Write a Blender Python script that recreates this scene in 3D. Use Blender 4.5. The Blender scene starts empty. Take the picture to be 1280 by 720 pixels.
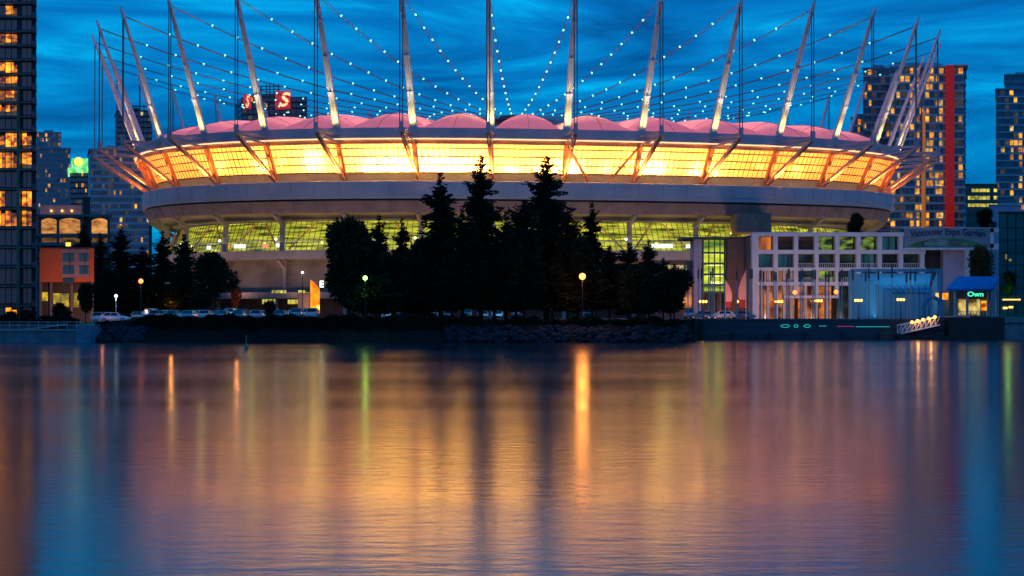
import bpy, math, random
import numpy as np
from mathutils import Vector, Matrix

random.seed(7)
rng = np.random.default_rng(7)
R = math.radians
scene = bpy.context.scene
col = scene.collection

# ------------------------------------------------------------------ camera
F = 1730.48                 # focal length in photo pixels (1280 wide)
HZ = 394.3                  # horizon row in the photo
CAMH = 3.9                  # eye height above the water
cam = bpy.data.objects.new('camera', bpy.data.cameras.new('camera'))
col.objects.link(cam)
cam.location = (0, 0, CAMH)
cam.rotation_euler = (R(90), 0, 0)
cam.data.sensor_width = 36
cam.data.lens = F / 1280 * 36
cam.data.shift_y = (HZ - 360) / 1280
cam.data.clip_start = 0.5
cam.data.clip_end = 12000
scene.camera = cam
scene.view_settings.view_transform = 'Standard'
scene.view_settings.look = 'None'
scene.view_settings.exposure = 0
scene.view_settings.gamma = 1
scene.cycles.max_bounces = 5
scene.cycles.diffuse_bounces = 2
scene.cycles.glossy_bounces = 3
scene.cycles.transmission_bounces = 3
scene.cycles.sample_clamp_indirect = 30
scene.cycles.use_denoising = True


def P(px, py, Y):
    return Vector(((px - 640) / F * Y, Y, CAMH + (HZ - py) / F * Y))


def PX(px, Y):
    return (px - 640) / F * Y


def PZ(py, Y):
    return CAMH + (HZ - py) / F * Y


def lin(r, g, b):
    f = lambda c: c / 12.92 if c <= .04045 else ((c + .055) / 1.055) ** 2.4
    return (f(r / 255), f(g / 255), f(b / 255))


# ------------------------------------------------------------------ world
world = bpy.data.worlds.new('World')
scene.world = world
world.use_nodes = True
nt = world.node_tree
nt.nodes.clear()
N = nt.nodes.new
L = nt.links.new
wout = N('ShaderNodeOutputWorld')
bg = N('ShaderNodeBackground')
sky = N('ShaderNodeTexSky')
sky.sky_type = 'NISHITA'
sky.sun_disc = False
sky.sun_elevation = R(-3)
sky.sun_rotation = R(200)
tc = N('ShaderNodeTexCoord')
sep = N('ShaderNodeSeparateXYZ')
L(tc.outputs['Generated'], sep.inputs[0])
grad = N('ShaderNodeValToRGB')
L(sep.outputs['Z'], grad.inputs[0])
grad.color_ramp.elements[0].position = 0.0
grad.color_ramp.elements[0].color = (*lin(0, 104, 164), 1)
grad.color_ramp.elements[1].position = 0.30
grad.color_ramp.elements[1].color = (*lin(0, 110, 194), 1)
e = grad.color_ramp.elements.new(0.11)
e.color = (*lin(0, 126, 196), 1)
mp = N('ShaderNodeMapping')
mp.inputs['Scale'].default_value = (1.5, 1.5, 8.5)
mp.inputs['Location'].default_value = (.35, .1, .3)
L(tc.outputs['Generated'], mp.inputs[0])
n1 = N('ShaderNodeTexNoise')
n1.inputs['Scale'].default_value = 2.6
n1.inputs['Detail'].default_value = 6
n1.inputs['Roughness'].default_value = .58
n1.inputs['Distortion'].default_value = .9
L(mp.outputs[0], n1.inputs['Vector'])
cr = N('ShaderNodeValToRGB')
cr.color_ramp.elements[0].position = .36
cr.color_ramp.elements[0].color = (.42, .46, .56, 1)
cr.color_ramp.elements[1].position = .66
cr.color_ramp.elements[1].color = (10.0, 2.4, 1.65, 1)
e = cr.color_ramp.elements.new(.50)
e.color = (1, 1, 1, 1)
e = cr.color_ramp.elements.new(.58)
e.color = (1.8, 1.5, 1.25, 1)
L(n1.outputs[0], cr.inputs[0])
mul = N('ShaderNodeMix')
mul.data_type = 'RGBA'
mul.blend_type = 'MULTIPLY'
mul.inputs[0].default_value = 1
L(grad.outputs[0], mul.inputs[6])
L(cr.outputs[0], mul.inputs[7])
add = N('ShaderNodeMix')
add.data_type = 'RGBA'
add.blend_type = 'ADD'
add.inputs[0].default_value = .02
L(mul.outputs[2], add.inputs[6])
L(sky.outputs[0], add.inputs[7])
L(add.outputs[2], bg.inputs[0])
bg.inputs[1].default_value = 1.0
L(bg.outputs[0], wout.inputs[0])

# last afterglow: one weak broad sun low behind the viewer
sd = bpy.data.lights.new('dusk_sun', 'SUN')
sd.energy = 0.05
sd.angle = R(25)
sd.color = (1, .72, .6)
so = bpy.data.objects.new('dusk_sun', sd)
so.rotation_euler = (R(78), 0, R(-20))
col.objects.link(so)


# ------------------------------------------------------------------ helpers
def tag(o, label=None, cat=None, group=None, kind=None):
    if label: o['label'] = label
    if cat: o['category'] = cat
    if group: o['group'] = group
    if kind: o['kind'] = kind
    return o


def empty(name, loc, label, cat, group=None, rz=0):
    o = bpy.data.objects.new(name, None)
    o.location = loc
    o.rotation_euler = (0, 0, rz)
    o.empty_display_size = .3
    col.objects.link(o)
    return tag(o, label, cat, group)


class MB:
    def __init__(s):
        s.v = []; s.f = []; s.m = []

    def add(s, vs, fs, mi=0):
        b = len(s.v)
        s.v += [tuple(v) for v in vs]
        s.f += [tuple(i + b for i in f) for f in fs]
        s.m += [mi] * len(fs)
        return s

    def box(s, x0, x1, y0, y1, z0, z1, mi=0):
        v = [(x0, y0, z0), (x1, y0, z0), (x1, y1, z0), (x0, y1, z0), (x0, y0, z1), (x1, y0, z1), (x1, y1, z1), (x0, y1, z1)]
        return s.add(v, [(0, 3, 2, 1), (4, 5, 6, 7), (0, 1, 5, 4), (1, 2, 6, 5), (2, 3, 7, 6), (3, 0, 4, 7)], mi)

    def quad(s, a, b, c, d, mi=0):
        return s.add([a, b, c, d], [(0, 1, 2, 3)], mi)

    def beam(s, p, q, w, h=None, w2=None, h2=None, side=None, mi=0):
        """box beam from p to q; w along 'side' direction, h across"""
        p, q = Vector(p), Vector(q)
        h = w if h is None else h
        w2 = w if w2 is None else w2
        h2 = h if h2 is None else h2
        d = (q - p).normalized()
        if side is None:
            side = d.cross(Vector((0, 0, 1)))
            if side.length < 1e-3: side = Vector((1, 0, 0))
        side = Vector(side)
        side = (side - d * side.dot(d)).normalized()
        up = side.cross(d).normalized()
        v = []
        for c, ww, hh in ((p, w, h), (q, w2, h2)):
            for a, b in ((-1, -1), (1, -1), (1, 1), (-1, 1)):
                v.append(c + side * a * ww / 2 + up * b * hh / 2)
        return s.add(v, [(0, 1, 2, 3), (7, 6, 5, 4), (0, 4, 5, 1), (1, 5, 6, 2), (2, 6, 7, 3), (3, 7, 4, 0)], mi)

    def tube(s, p, q, r, r2=None, n=8, caps=True, mi=0):
        p, q = Vector(p), Vector(q)
        r2 = r if r2 is None else r2
        d = (q - p).normalized()
        a = d.cross(Vector((0, 0, 1)))
        if a.length < 1e-3: a = Vector((1, 0, 0))
        a.normalize()
        b = a.cross(d)
        v = []
        for c, rr in ((p, r), (q, r2)):
            for i in range(n):
                t = 2 * math.pi * i / n
                v.append(c + (a * math.cos(t) + b * math.sin(t)) * rr)
        f = [(i, (i + 1) % n, n + (i + 1) % n, n + i) for i in range(n)]
        if caps:
            f += [tuple(range(n - 1, -1, -1)), tuple(range(n, 2 * n))]
        return s.add(v, f, mi)

    def path(s, pts, r, n=6):
        for a, b in zip(pts[:-1], pts[1:]):
            s.tube(a, b, r, n=n)
        return s

    def sphere(s, c, r, n=8, m=6, sz=1, mi=0):
        c = Vector(c)
        v = [c + Vector((0, 0, -r * sz))]
        for j in range(1, m):
            t = -math.pi / 2 + math.pi * j / m
            for i in range(n):
                a = 2 * math.pi * i / n
                v.append(c + Vector((math.cos(a) * math.cos(t) * r, math.sin(a) * math.cos(t) * r, math.sin(t) * r * sz)))
        v.append(c + Vector((0, 0, r * sz)))
        f = [(0, 1 + (i + 1) % n, 1 + i) for i in range(n)]
        for j in range(m - 2):
            o = 1 + j * n
            f += [(o + i, o + (i + 1) % n, o + n + (i + 1) % n, o + n + i) for i in range(n)]
        o = 1 + (m - 2) * n
        f += [(o + i, o + (i + 1) % n, len(v) - 1) for i in range(n)]
        return s.add(v, f, mi)

    def build(s, name, mats, parent=None, smooth=False, loc=None):
        me = bpy.data.meshes.new(name)
        me.from_pydata(s.v, [], s.f)
        if not isinstance(mats, (list, tuple)): mats = [mats]
        for m in mats: me.materials.append(m)
        if len(mats) > 1:
            me.polygons.foreach_set('material_index', s.m)
        if smooth:
            me.polygons.foreach_set('use_smooth', [True] * len(me.polygons))
        me.update()
        o = bpy.data.objects.new(name, me)
        col.objects.link(o)
        if parent: o.parent = parent
        if loc is not None: o.location = loc
        return o


def copy_tree(o, parent=None):
    c = o.copy()
    col.objects.link(c)
    c.parent = parent
    for ch in list(o.children):
        copy_tree(ch, c)
    return c


# ------------------------------------------------------------------ materials
MATS = {}


def mat(name, base, rough=.6, metal=0, var=.25, scale=.6, emit=None, es=0, bump=0, spec=.5, nosample=False, objcol=False, stretch=(1, 1, 1)):
    if name in MATS: return MATS[name]
    m = bpy.data.materials.new(name)
    m.use_nodes = True
    t = m.node_tree
    p = t.nodes['Principled BSDF']
    p.inputs['Roughness'].default_value = rough
    p.inputs['Metallic'].default_value = metal
    p.inputs['Specular IOR Level'].default_value = spec
    tcn = t.nodes.new('ShaderNodeTexCoord')
    mpn = t.nodes.new('ShaderNodeMapping')
    mpn.inputs['Scale'].default_value = stretch
    t.links.new(tcn.outputs['Object'], mpn.inputs[0])
    nz = t.nodes.new('ShaderNodeTexNoise')
    nz.inputs['Scale'].default_value = scale
    nz.inputs['Detail'].default_value = 5
    t.links.new(mpn.outputs[0], nz.inputs['Vector'])
    r_ = t.nodes.new('ShaderNodeValToRGB')
    r_.color_ramp.elements[0].position = .3
    r_.color_ramp.elements[1].position = .7
    r_.color_ramp.elements[0].color = (*[c * (1 - var) for c in base], 1)
    r_.color_ramp.elements[1].color = (*[min(1, c * (1 + var)) for c in base], 1)
    t.links.new(nz.outputs[0], r_.inputs[0])
    if objcol:
        oi = t.nodes.new('ShaderNodeObjectInfo')
        t.links.new(oi.outputs['Color'], p.inputs['Base Color'])
    else:
        t.links.new(r_.outputs[0], p.inputs['Base Color'])
    if bump:
        b = t.nodes.new('ShaderNodeBump')
        b.inputs['Strength'].default_value = bump
        b.inputs['Distance'].default_value = .2
        t.links.new(nz.outputs[0], b.inputs['Height'])
        t.links.new(b.outputs[0], p.inputs['Normal'])
    if emit:
        p.inputs['Emission Color'].default_value = (*emit, 1)
        p.inputs['Emission Strength'].default_value = es
        if nosample: m.cycles.emission_sampling = 'NONE'
    MATS[name] = m
    return m


def lit_mat(name, dark, bright, es, scale=1.2, sx=1, sz=1, lo=.35, hi=.65, nosample=True, detail=3, rand=.6, cell=False):
    """a lit interior seen through glass: uneven emission with per-object brightness"""
    m = bpy.data.materials.new(name)
    m.use_nodes = True
    t = m.node_tree
    p = t.nodes['Principled BSDF']
    p.inputs['Roughness'].default_value = .15
    p.inputs['Base Color'].default_value = (.03, .03, .03, 1)
    tcn = t.nodes.new('ShaderNodeTexCoord')
    oi = t.nodes.new('ShaderNodeObjectInfo')
    vm = t.nodes.new('ShaderNodeVectorMath')
    vm.operation = 'MULTIPLY_ADD'
    geo = t.nodes.new('ShaderNodeNewGeometry')
    t.links.new(geo.outputs['Position'], vm.inputs[0])
    vm.inputs[1].default_value = (sx, .3, sz)
    t.links.new(oi.outputs['Random'], vm.inputs[2])
    nz = t.nodes.new('ShaderNodeTexVoronoi' if cell else 'ShaderNodeTexNoise')
    nz.inputs['Scale'].default_value = scale
    if not cell: nz.inputs['Detail'].default_value = detail
    t.links.new(vm.outputs[0], nz.inputs['Vector'])
    cr_ = t.nodes.new('ShaderNodeValToRGB')
    cr_.color_ramp.elements[0].position = lo
    cr_.color_ramp.elements[1].position = hi
    cr_.color_ramp.elements[0].color = (*dark, 1)
    cr_.color_ramp.elements[1].color = (*bright, 1)
    t.links.new(nz.outputs[0], cr_.inputs[0])
    t.links.new(cr_.outputs[0], p.inputs['Emission Color'])
    ma = t.nodes.new('ShaderNodeMath')
    ma.operation = 'MULTIPLY_ADD'
    t.links.new(oi.outputs['Random'], ma.inputs[0])
    ma.inputs[1].default_value = es * rand
    ma.inputs[2].default_value = es * (1 - rand / 2)
    t.links.new(ma.outputs[0], p.inputs['Emission Strength'])
    if nosample: m.cycles.emission_sampling = 'NONE'
    return m


M = dict(
    concrete=mat('concrete', (.30, .27, .26), .85, var=.22, scale=.25, bump=.2),
    concrete_dark=mat('concrete_dark', (.17, .15, .145), .85, var=.3, scale=.3),
    band=mat('band_panel', (.42, .45, .50), .5, var=.12, scale=.15),
    soffit=mat('soffit_panel', (.24, .19, .18), .7, var=.2, scale=.3),
    steel=mat('steel_grey', (.64, .60, .60), .45, .0, var=.12, scale=.4),
    steel_dark=mat('steel_dark', (.09, .10, .12), .5, .3, var=.2),
    cable=mat('cable_steel', (.10, .11, .14), .4, .6, var=.1),
    ringbeam=mat('ring_beam_paint', (.50, .42, .46), .5, var=.15, scale=.2),
    strut=mat('strut_paint', (.66, .40, .28), .5, var=.12, scale=.4),
    column=mat('column_paint', (.78, .34, .14), .5, var=.1, scale=.4),
    seam=mat('seam_metal', (.30, .15, .06), .5, var=.1),
    black=mat('black_metal', (.015, .016, .018), .5, .2),
    wood=mat('bark', (.045, .032, .022), .9, scale=3, var=.4),
    conifer=mat('conifer_needles', (.016, .024, .014), .9, scale=.8, var=.5, spec=.1),
    leaf=mat('dark_leaves', (.022, .032, .014), .9, scale=.8, var=.5, spec=.1),
    maple=mat('maple_leaves', (.22, .07, .02), .8, scale=.8, var=.4, spec=.2),
    hedge=mat('hedge_leaves', (.012, .018, .010), .95, scale=1.5, var=.5, spec=.1),
    rock=mat('riprap_rock', (.025, .032, .04), .9, scale=1.2, var=.5, bump=.5, spec=.1),
    asphalt=mat('asphalt', (.045, .045, .048), .9, scale=.8, var=.25),
    quay=mat('quay_wall', (.035, .045, .06), .6, scale=.5, var=.4, stretch=(.3, 1, 3)),
    seawall=mat('seawall_concrete', (.13, .17, .20), .85, scale=.7, var=.3),
    glass_dark=mat('dark_glass', (.02, .035, .045), .12, 0, var=.4, scale=.3),
    glass_far=mat('far_glass', (.07, .14, .19), .3, 0, var=.5, scale=.15),
    glass_blue=mat('blue_glass', (.012, .075, .11), .15, 0, var=.3, scale=.2),
    tower_dark=mat('tower_frame', (.018, .028, .034), .6, var=.3, scale=.4),
    tower_blue=mat('tower_blue_grey', (.20, .29, .36), .6, var=.25, scale=.2),
    tower_grey=mat('tower_grey', (.40, .43, .46), .6, var=.2, scale=.2),
    slab=mat('slab_edge', (.66, .68, .70), .7, var=.15),
    white=mat('white_paint', (.62, .60, .62), .6, var=.12, scale=.4),
    orange_wall=mat('orange_cladding', (.62, .085, .010), .6, var=.12, scale=.5),
    red_wall=mat('red_cladding', (.70, .02, .012), .5, var=.35, scale=.5, emit=(.8, .02, .01), es=.2),
    orange_strip=mat('orange_strip', (.7, .22, .05), .5, var=.1, emit=(1, .3, .05), es=.25),
    lilac=mat('lilac_panel', (.40, .36, .46), .7, var=.1),
    brick=mat('brown_cladding', (.16, .10, .085), .8, var=.2, scale=.6),
    car=mat('car_paint', (.5, .5, .5), .22, .1, objcol=True),
    car_glass=mat('car_glass', (.01, .012, .015), .08, 0),
    tyre=mat('tyre_rubber', (.012, .012, .012), .9),
    rim=mat('wheel_rim', (.35, .35, .37), .35, .8),
    tail=mat('tail_lamp', (.35, .01, .01), .3, emit=(1, .03, .02), es=.25, nosample=True),
    headl=mat('head_lamp', (.6, .6, .6), .15),
    blue_roof=mat('blue_roof', (.02, .22, .62), .5, var=.12, scale=.3),
    teal_glass=mat('teal_glass', (.012, .10, .095), .12, 0, var=.4, scale=.25),
    banner_green=mat('banner_green', (.04, .20, .07), .8, var=.5, scale=.5),
    banner_grey=mat('banner_grey', (.20, .24, .28), .8, var=.2, scale=.5),
    text_blue=mat('sign_letters', (.01, .03, .10), .6),
    flag=mat('flag_cloth', (.75, .33, .26), .8, var=.12),
    flag_dark=mat('flag_band', (.4, .03, .03), .8, var=.1),
    buoy=mat('buoy_green', (.02, .18, .10), .5),
    slate=mat('slate_roof', (.05, .05, .06), .8),
    pipe_blue=mat('arch_blue', (.05, .25, .42), .5, var=.1),
)
M['cable_lamp'] = mat('cable_lamp', (.8, .8, .8), .3, emit=(.24, 1, .74), es=2.7, nosample=True)
M['warm_lamp'] = mat('warm_lamp', (.8, .5, .2), .3, emit=(1, .42, .06), es=4, nosample=True)
M['hot_lamp'] = mat('hot_lamp', (.8, .5, .2), .3, emit=(1, .30, .04), es=3.2, nosample=True)
M['green_lamp'] = mat('green_lamp', (.5, .8, .3), .3, emit=(.40, 1, .10), es=6, nosample=True)
M['white_lamp'] = mat('white_lamp', (.8, .8, .8), .3, emit=(.8, 1, .82), es=3, nosample=True)
M['orange_lamp'] = mat('orange_lamp', (.8, .4, .2), .3, emit=(1, .22, .02), es=2.8, nosample=True)
M['cyan_neon'] = mat('cyan_neon', (.2, .6, .6), .3, emit=(.05, .8, .65), es=.6, nosample=True)  # glow for the light trails on the quay wall
M['pink_neon'] = mat('pink_neon', (.6, .1, .3), .3, emit=(.8, .05, .2), es=.5, nosample=True)
M['mint_neon'] = mat('mint_neon', (.3, .8, .6), .3, emit=(.08, 1, .55), es=1.3, nosample=True)
M['pink_lamp'] = mat('pink_lamp', (.8, .2, .2), .3, emit=(1, .12, .12), es=1.5, nosample=True)
M['blue_lamp'] = mat('blue_lamp', (.1, .2, .8), .3, emit=(.03, .12, 1), es=5, nosample=True)
M['logo_red'] = mat('logo_red', (.5, .03, .04), .4, emit=(.85, .04, .07), es=.45, nosample=True)
M['logo_glow'] = mat('logo_glow', (.8, .4, .2), .4, emit=(1, .36, .14), es=2.4, nosample=True)
M['green_crown'] = lit_mat('green_crown_light', (.02, .5, .08), (.35, 1, .35), 1.0, .3)
M['yellow_dome'] = mat('yellow_dome', (.8, .6, .2), .4, emit=(1, .75, .1), es=1.3, nosample=True)
M['win_warm'] = lit_mat('window_warm', lin(120, 42, 2), lin(255, 160, 34), 1.7, .55, 1, 1.6, lo=.36, hi=.6, detail=1, rand=.8)
M['win_far'] = lit_mat('window_far_warm', lin(150, 70, 10), lin(255, 180, 50), 1.1, .35, 1, 1.5, rand=1.0)
M['win_amber'] = lit_mat('window_amber', lin(60, 20, 2), lin(225, 120, 24), 1.0, .7, 1, 1.6, lo=.4, hi=.66, detail=2, rand=1.0)
M['win_pale'] = lit_mat('window_pale', lin(110, 84, 40), lin(255, 214, 130), .8, .5, 1, 1.5, rand=1.0)
M['win_dim'] = lit_mat('window_dim', lin(14, 30, 38), lin(90, 74, 48), .6, .3, 1, 1.2, rand=1.2)
M['concourse'] = lit_mat('concourse_interior', lin(44, 62, 6), lin(240, 236, 70), 1.0, .5, .35, 3.4, lo=.36, hi=.72, detail=4, rand=.15)
M['stair_green'] = lit_mat('stair_interior', lin(60, 100, 10), lin(226, 238, 50), 1.0, .35, .3, 1.6, lo=.32, hi=.66, rand=.1)
M['garage'] = lit_mat('garage_interior', lin(120, 55, 26), lin(255, 178, 96), .85, .5, 1, 2.4, lo=.3, hi=.68, detail=5, rand=.2)
M['screen'] = mat('screen_white', (.5, .5, .5), .3, emit=(.75, .95, 1), es=2.0, nosample=True)
M['screen_red'] = mat('screen_red', (.5, .1, .1), .3, emit=(1, .25, .1), es=1.2, nosample=True)
M['gate_orange'] = lit_mat('gate_glow', lin(225, 100, 0), lin(255, 178, 20), 1.3, .5, rand=.1, nosample=False)
M['yellow_slit'] = lit_mat('yellow_slit', lin(70, 80, 10), lin(236, 222, 70), 1.0, 1.8, 1, .3, rand=.1)


def facade_material():
    """backlit translucent cladding: even glow plus whatever the lamps behind it throw on it"""
    m = bpy.data.materials.new('backlit_cladding')
    m.use_nodes = True
    t = m.node_tree
    t.nodes.clear()
    out = t.nodes.new('ShaderNodeOutputMaterial')
    em = t.nodes.new('ShaderNodeEmission')
    tr = t.nodes.new('ShaderNodeBsdfTranslucent')
    gl = t.nodes.new('ShaderNodeBsdfGlossy')
    gl.inputs['Roughness'].default_value = .35
    gl.inputs['Color'].default_value = (.06, .06, .06, 1)
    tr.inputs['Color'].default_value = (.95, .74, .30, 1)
    geo = t.nodes.new('ShaderNodeNewGeometry')
    vm = t.nodes.new('ShaderNodeVectorMath')
    vm.operation = 'MULTIPLY'
    vm.inputs[1].default_value = (.05, .05, .22)
    t.links.new(geo.outputs['Position'], vm.inputs[0])
    nz = t.nodes.new('ShaderNodeTexNoise')
    nz.inputs['Scale'].default_value = 1.0
    nz.inputs['Detail'].default_value = 4
    t.links.new(vm.outputs[0], nz.inputs['Vector'])
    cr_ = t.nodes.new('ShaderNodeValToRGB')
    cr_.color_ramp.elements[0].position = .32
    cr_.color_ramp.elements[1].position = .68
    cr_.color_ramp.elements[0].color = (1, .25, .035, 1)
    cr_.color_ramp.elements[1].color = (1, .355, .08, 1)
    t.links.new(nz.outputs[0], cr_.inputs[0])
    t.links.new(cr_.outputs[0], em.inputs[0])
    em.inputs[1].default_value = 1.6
    a1 = t.nodes.new('ShaderNodeAddShader')
    a2 = t.nodes.new('ShaderNodeAddShader')
    t.links.new(em.outputs[0], a1.inputs[0])
    t.links.new(tr.outputs[0], a1.inputs[1])
    t.links.new(a1.outputs[0], a2.inputs[0])
    t.links.new(gl.outputs[0], a2.inputs[1])
    t.links.new(a2.outputs[0], out.inputs[0])
    return m


def membrane_material():
    m = bpy.data.materials.new('roof_membrane')
    m.use_nodes = True
    t = m.node_tree
    t.nodes.clear()
    out = t.nodes.new('ShaderNodeOutputMaterial')
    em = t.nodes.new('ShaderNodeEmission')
    em.inputs[0].default_value = (*lin(238, 104, 112), 1)  # pink light on the roof, partly put in as emission
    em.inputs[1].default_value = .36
    tr = t.nodes.new('ShaderNodeBsdfTranslucent')
    tr.inputs['Color'].default_value = (.8, .55, .5, 1)
    df = t.nodes.new('ShaderNodeBsdfDiffuse')
    df.inputs['Color'].default_value = (.7, .62, .64, 1)
    mx = t.nodes.new('ShaderNodeMixShader')
    mx.inputs[0].default_value = .5
    a1 = t.nodes.new('ShaderNodeAddShader')
    t.links.new(tr.outputs[0], mx.inputs[1])
    t.links.new(df.outputs[0], mx.inputs[2])
    t.links.new(mx.outputs[0], a1.inputs[0])
    t.links.new(em.outputs[0], a1.inputs[1])
    t.links.new(a1.outputs[0], out.inputs[0])
    return m


def canopy_material():
    m = bpy.data.materials.new('blue_canopy_sheet')
    m.use_nodes = True
    t = m.node_tree
    t.nodes.clear()
    out = t.nodes.new('ShaderNodeOutputMaterial')
    tr = t.nodes.new('ShaderNodeBsdfTranslucent')
    tr.inputs['Color'].default_value = (.35, .85, 1, 1)
    df = t.nodes.new('ShaderNodeBsdfDiffuse')
    df.inputs['Color'].default_value = (.30, .62, .75, 1)
    mx = t.nodes.new('ShaderNodeMixShader')
    mx.inputs[0].default_value = .4
    t.links.new(tr.outputs[0], mx.inputs[1])
    t.links.new(df.outputs[0], mx.inputs[2])
    t.links.new(mx.outputs[0], out.inputs[0])
    return m


def water_material():
    m = bpy.data.materials.new('water')
    m.use_nodes = True
    t = m.node_tree
    p = t.nodes['Principled BSDF']
    p.inputs['Base Color'].default_value = (.001, .010, .018, 1)
    p.inputs['IOR'].default_value = 2.4
    p.inputs['Specular IOR Level'].default_value = .5
    geo = t.nodes.new('ShaderNodeNewGeometry')

    def noise(sx, sy, detail):
        vm = t.nodes.new('ShaderNodeVectorMath')
        vm.operation = 'MULTIPLY'
        vm.inputs[1].default_value = (sx, sy, 1)
        t.links.new(geo.outputs['Position'], vm.inputs[0])
        nz = t.nodes.new('ShaderNodeTexNoise')
        nz.inputs['Scale'].default_value = 1
        nz.inputs['Detail'].default_value = detail
        t.links.new(vm.outputs[0], nz.inputs['Vector'])
        return nz
    a = noise(.9, 2.4, 4)
    b = noise(.03, .22, 3)
    b1 = t.nodes.new('ShaderNodeBump')
    b1.inputs['Strength'].default_value = .5
    b1.inputs['Distance'].default_value = .022
    t.links.new(a.outputs[0], b1.inputs['Height'])
    b2 = t.nodes.new('ShaderNodeBump')
    b2.inputs['Strength'].default_value = .35
    b2.inputs['Distance'].default_value = .03
    t.links.new(b.outputs[0], b2.inputs['Height'])
    t.links.new(b1.outputs[0], b2.inputs['Normal'])
    fine = noise(2.4, 7.5, 3)
    b3 = t.nodes.new('ShaderNodeBump')
    b3.inputs['Strength'].default_value = .5
    b3.inputs['Distance'].default_value = .005
    t.links.new(fine.outputs[0], b3.inputs['Height'])
    t.links.new(b2.outputs[0], b3.inputs['Normal'])
    t.links.new(b3.outputs[0], p.inputs['Normal'])
    c = noise(.012, .07, 3)
    mr = t.nodes.new('ShaderNodeMapRange')
    mr.inputs['From Min'].default_value = .35
    mr.inputs['From Max'].default_value = .65
    mr.inputs['To Min'].default_value = .13
    mr.inputs['To Max'].default_value = .18
    t.links.new(c.outputs[0], mr.inputs[0])
    t.links.new(mr.outputs[0], p.inputs['Roughness'])
    return m


M['facade'] = facade_material()
M['membrane'] = membrane_material()
M['canopy'] = canopy_material()


def light(name, kind, loc, energy, color, size=.5, parent=None, rot=None, spot=None, blend=.6):
    d = bpy.data.lights.new(name, kind)
    d.energy = energy
    d.color = color
    if kind in ('POINT', 'SPOT'): d.shadow_soft_size = size
    if kind == 'SPOT':
        d.spot_size = spot
        d.spot_blend = blend
    if kind == 'AREA': d.size = size
    o = bpy.data.objects.new(name, d)
    o.location = loc
    if rot is not None: o.rotation_euler = rot
    col.objects.link(o)
    if parent: o.parent = parent
    return o


def aim(o, target):
    o.rotation_euler = (Vector(target) - o.location).to_track_quat('-Z', 'Y').to_euler()


# ------------------------------------------------------------------ the setting
w = MB()
w.quad((-2500, -400, 0), (2500, -400, 0), (2500, 330, 0), (-2500, 330, 0))
tag(w.build('water', water_material()), kind='structure')


def ground_z(x, y):
    t = min(1, max(0, (x + 66) / 10))
    z = 2.6 + .65 * t * t * (3 - 2 * t)
    if y > 320: z = 3.2 * min(1, (y - 320) / 60) + z * (1 - min(1, (y - 320) / 60))
    return z


def shore_y(x):
    if x < -60: return 201 + (1.5 if x > -64 else 0)
    if x < 25: return 206
    if x < 30: return 206 + (x - 25) / 5 * 22
    return 228


xs = [-2500, -900, -400, -200, -150] + [i * 2.0 for i in range(-60, 16)] + [32, 34, 36, 40, 60, 80, 100, 130, 200, 500, 900, 2500]
ys = [0, .02, .06, .12, .2, .35, .6, 1]
g = MB()
vs = []
for x in xs:
    y0 = shore_y(x)
    for t in ys:
        y = y0 + t * (340 - y0)
        vs.append((x, y, ground_z(x, y)))
    for y in (380, 500, 900, 2000, 6000):
        vs.append((x, y, 3.2))
nr = len(ys) + 5
fs = []
for i in range(len(xs) - 1):
    for j in range(nr - 1):
        fs.append((i * nr + j, (i + 1) * nr + j, (i + 1) * nr + j + 1, i * nr + j + 1))
g.add(vs, fs)
tag(g.build('ground', M['asphalt']), kind='structure')

# earth bank under the rocks and the hedge
g = MB()
vs = []
bx = [-62 + i * 1.5 for i in range(60)]
for i, x in enumerate(bx):
    if x > 28: x = 28
    zz = ground_z(x, 206)
    for yy, z in ((198.5, -.8), (200.2, .15), (202, 1.1), (204, 2.0), (206.05, zz)):
        vs.append((x, yy + .4 * math.sin(i * 1.7), z + (.12 * math.sin(i * 2.3) if yy < 206 else 0)))
fs = [(i * 5 + j, (i + 1) * 5 + j, (i + 1) * 5 + j + 1, i * 5 + j + 1) for i in range(len(bx) - 1) for j in range(4)]
g.add(vs, fs)
tag(g.build('bank', mat('bank_earth', (.012, .014, .012), .95, bump=.5, scale=1, spec=.05)), kind='structure')


def rock_mesh(r):
    me = MB()
    me.sphere((0, 0, 0), r, 7, 5, .7)
    me.v = [tuple(c * (1 + random.uniform(-.22, .22)) for c in v) for v in me.v]
    return me


rk = MB()
for k in range(420):
    x = random.uniform(PX(558, 202), PX(862, 202))
    if random.random() < .3: x = random.uniform(PX(120, 202), PX(182, 202))
    if x > 26: continue
    t = random.random()
    y = 199.6 + t * 4.5 + random.uniform(-.3, .3)
    z = .1 + t * 2.0
    r = random.uniform(.25, .75)
    m_ = rock_mesh(r)
    a = random.uniform(0, 6)
    rk.add([(x + v[0] * math.cos(a) - v[1] * math.sin(a), y + v[0] * math.sin(a) + v[1] * math.cos(a), z + v[2]) for v in m_.v], m_.f)
tag(rk.build('riprap_rocks', M['rock']), 'dark blue grey boulders heaped along the waterline below the trees', 'rocks', kind='stuff')

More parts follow.
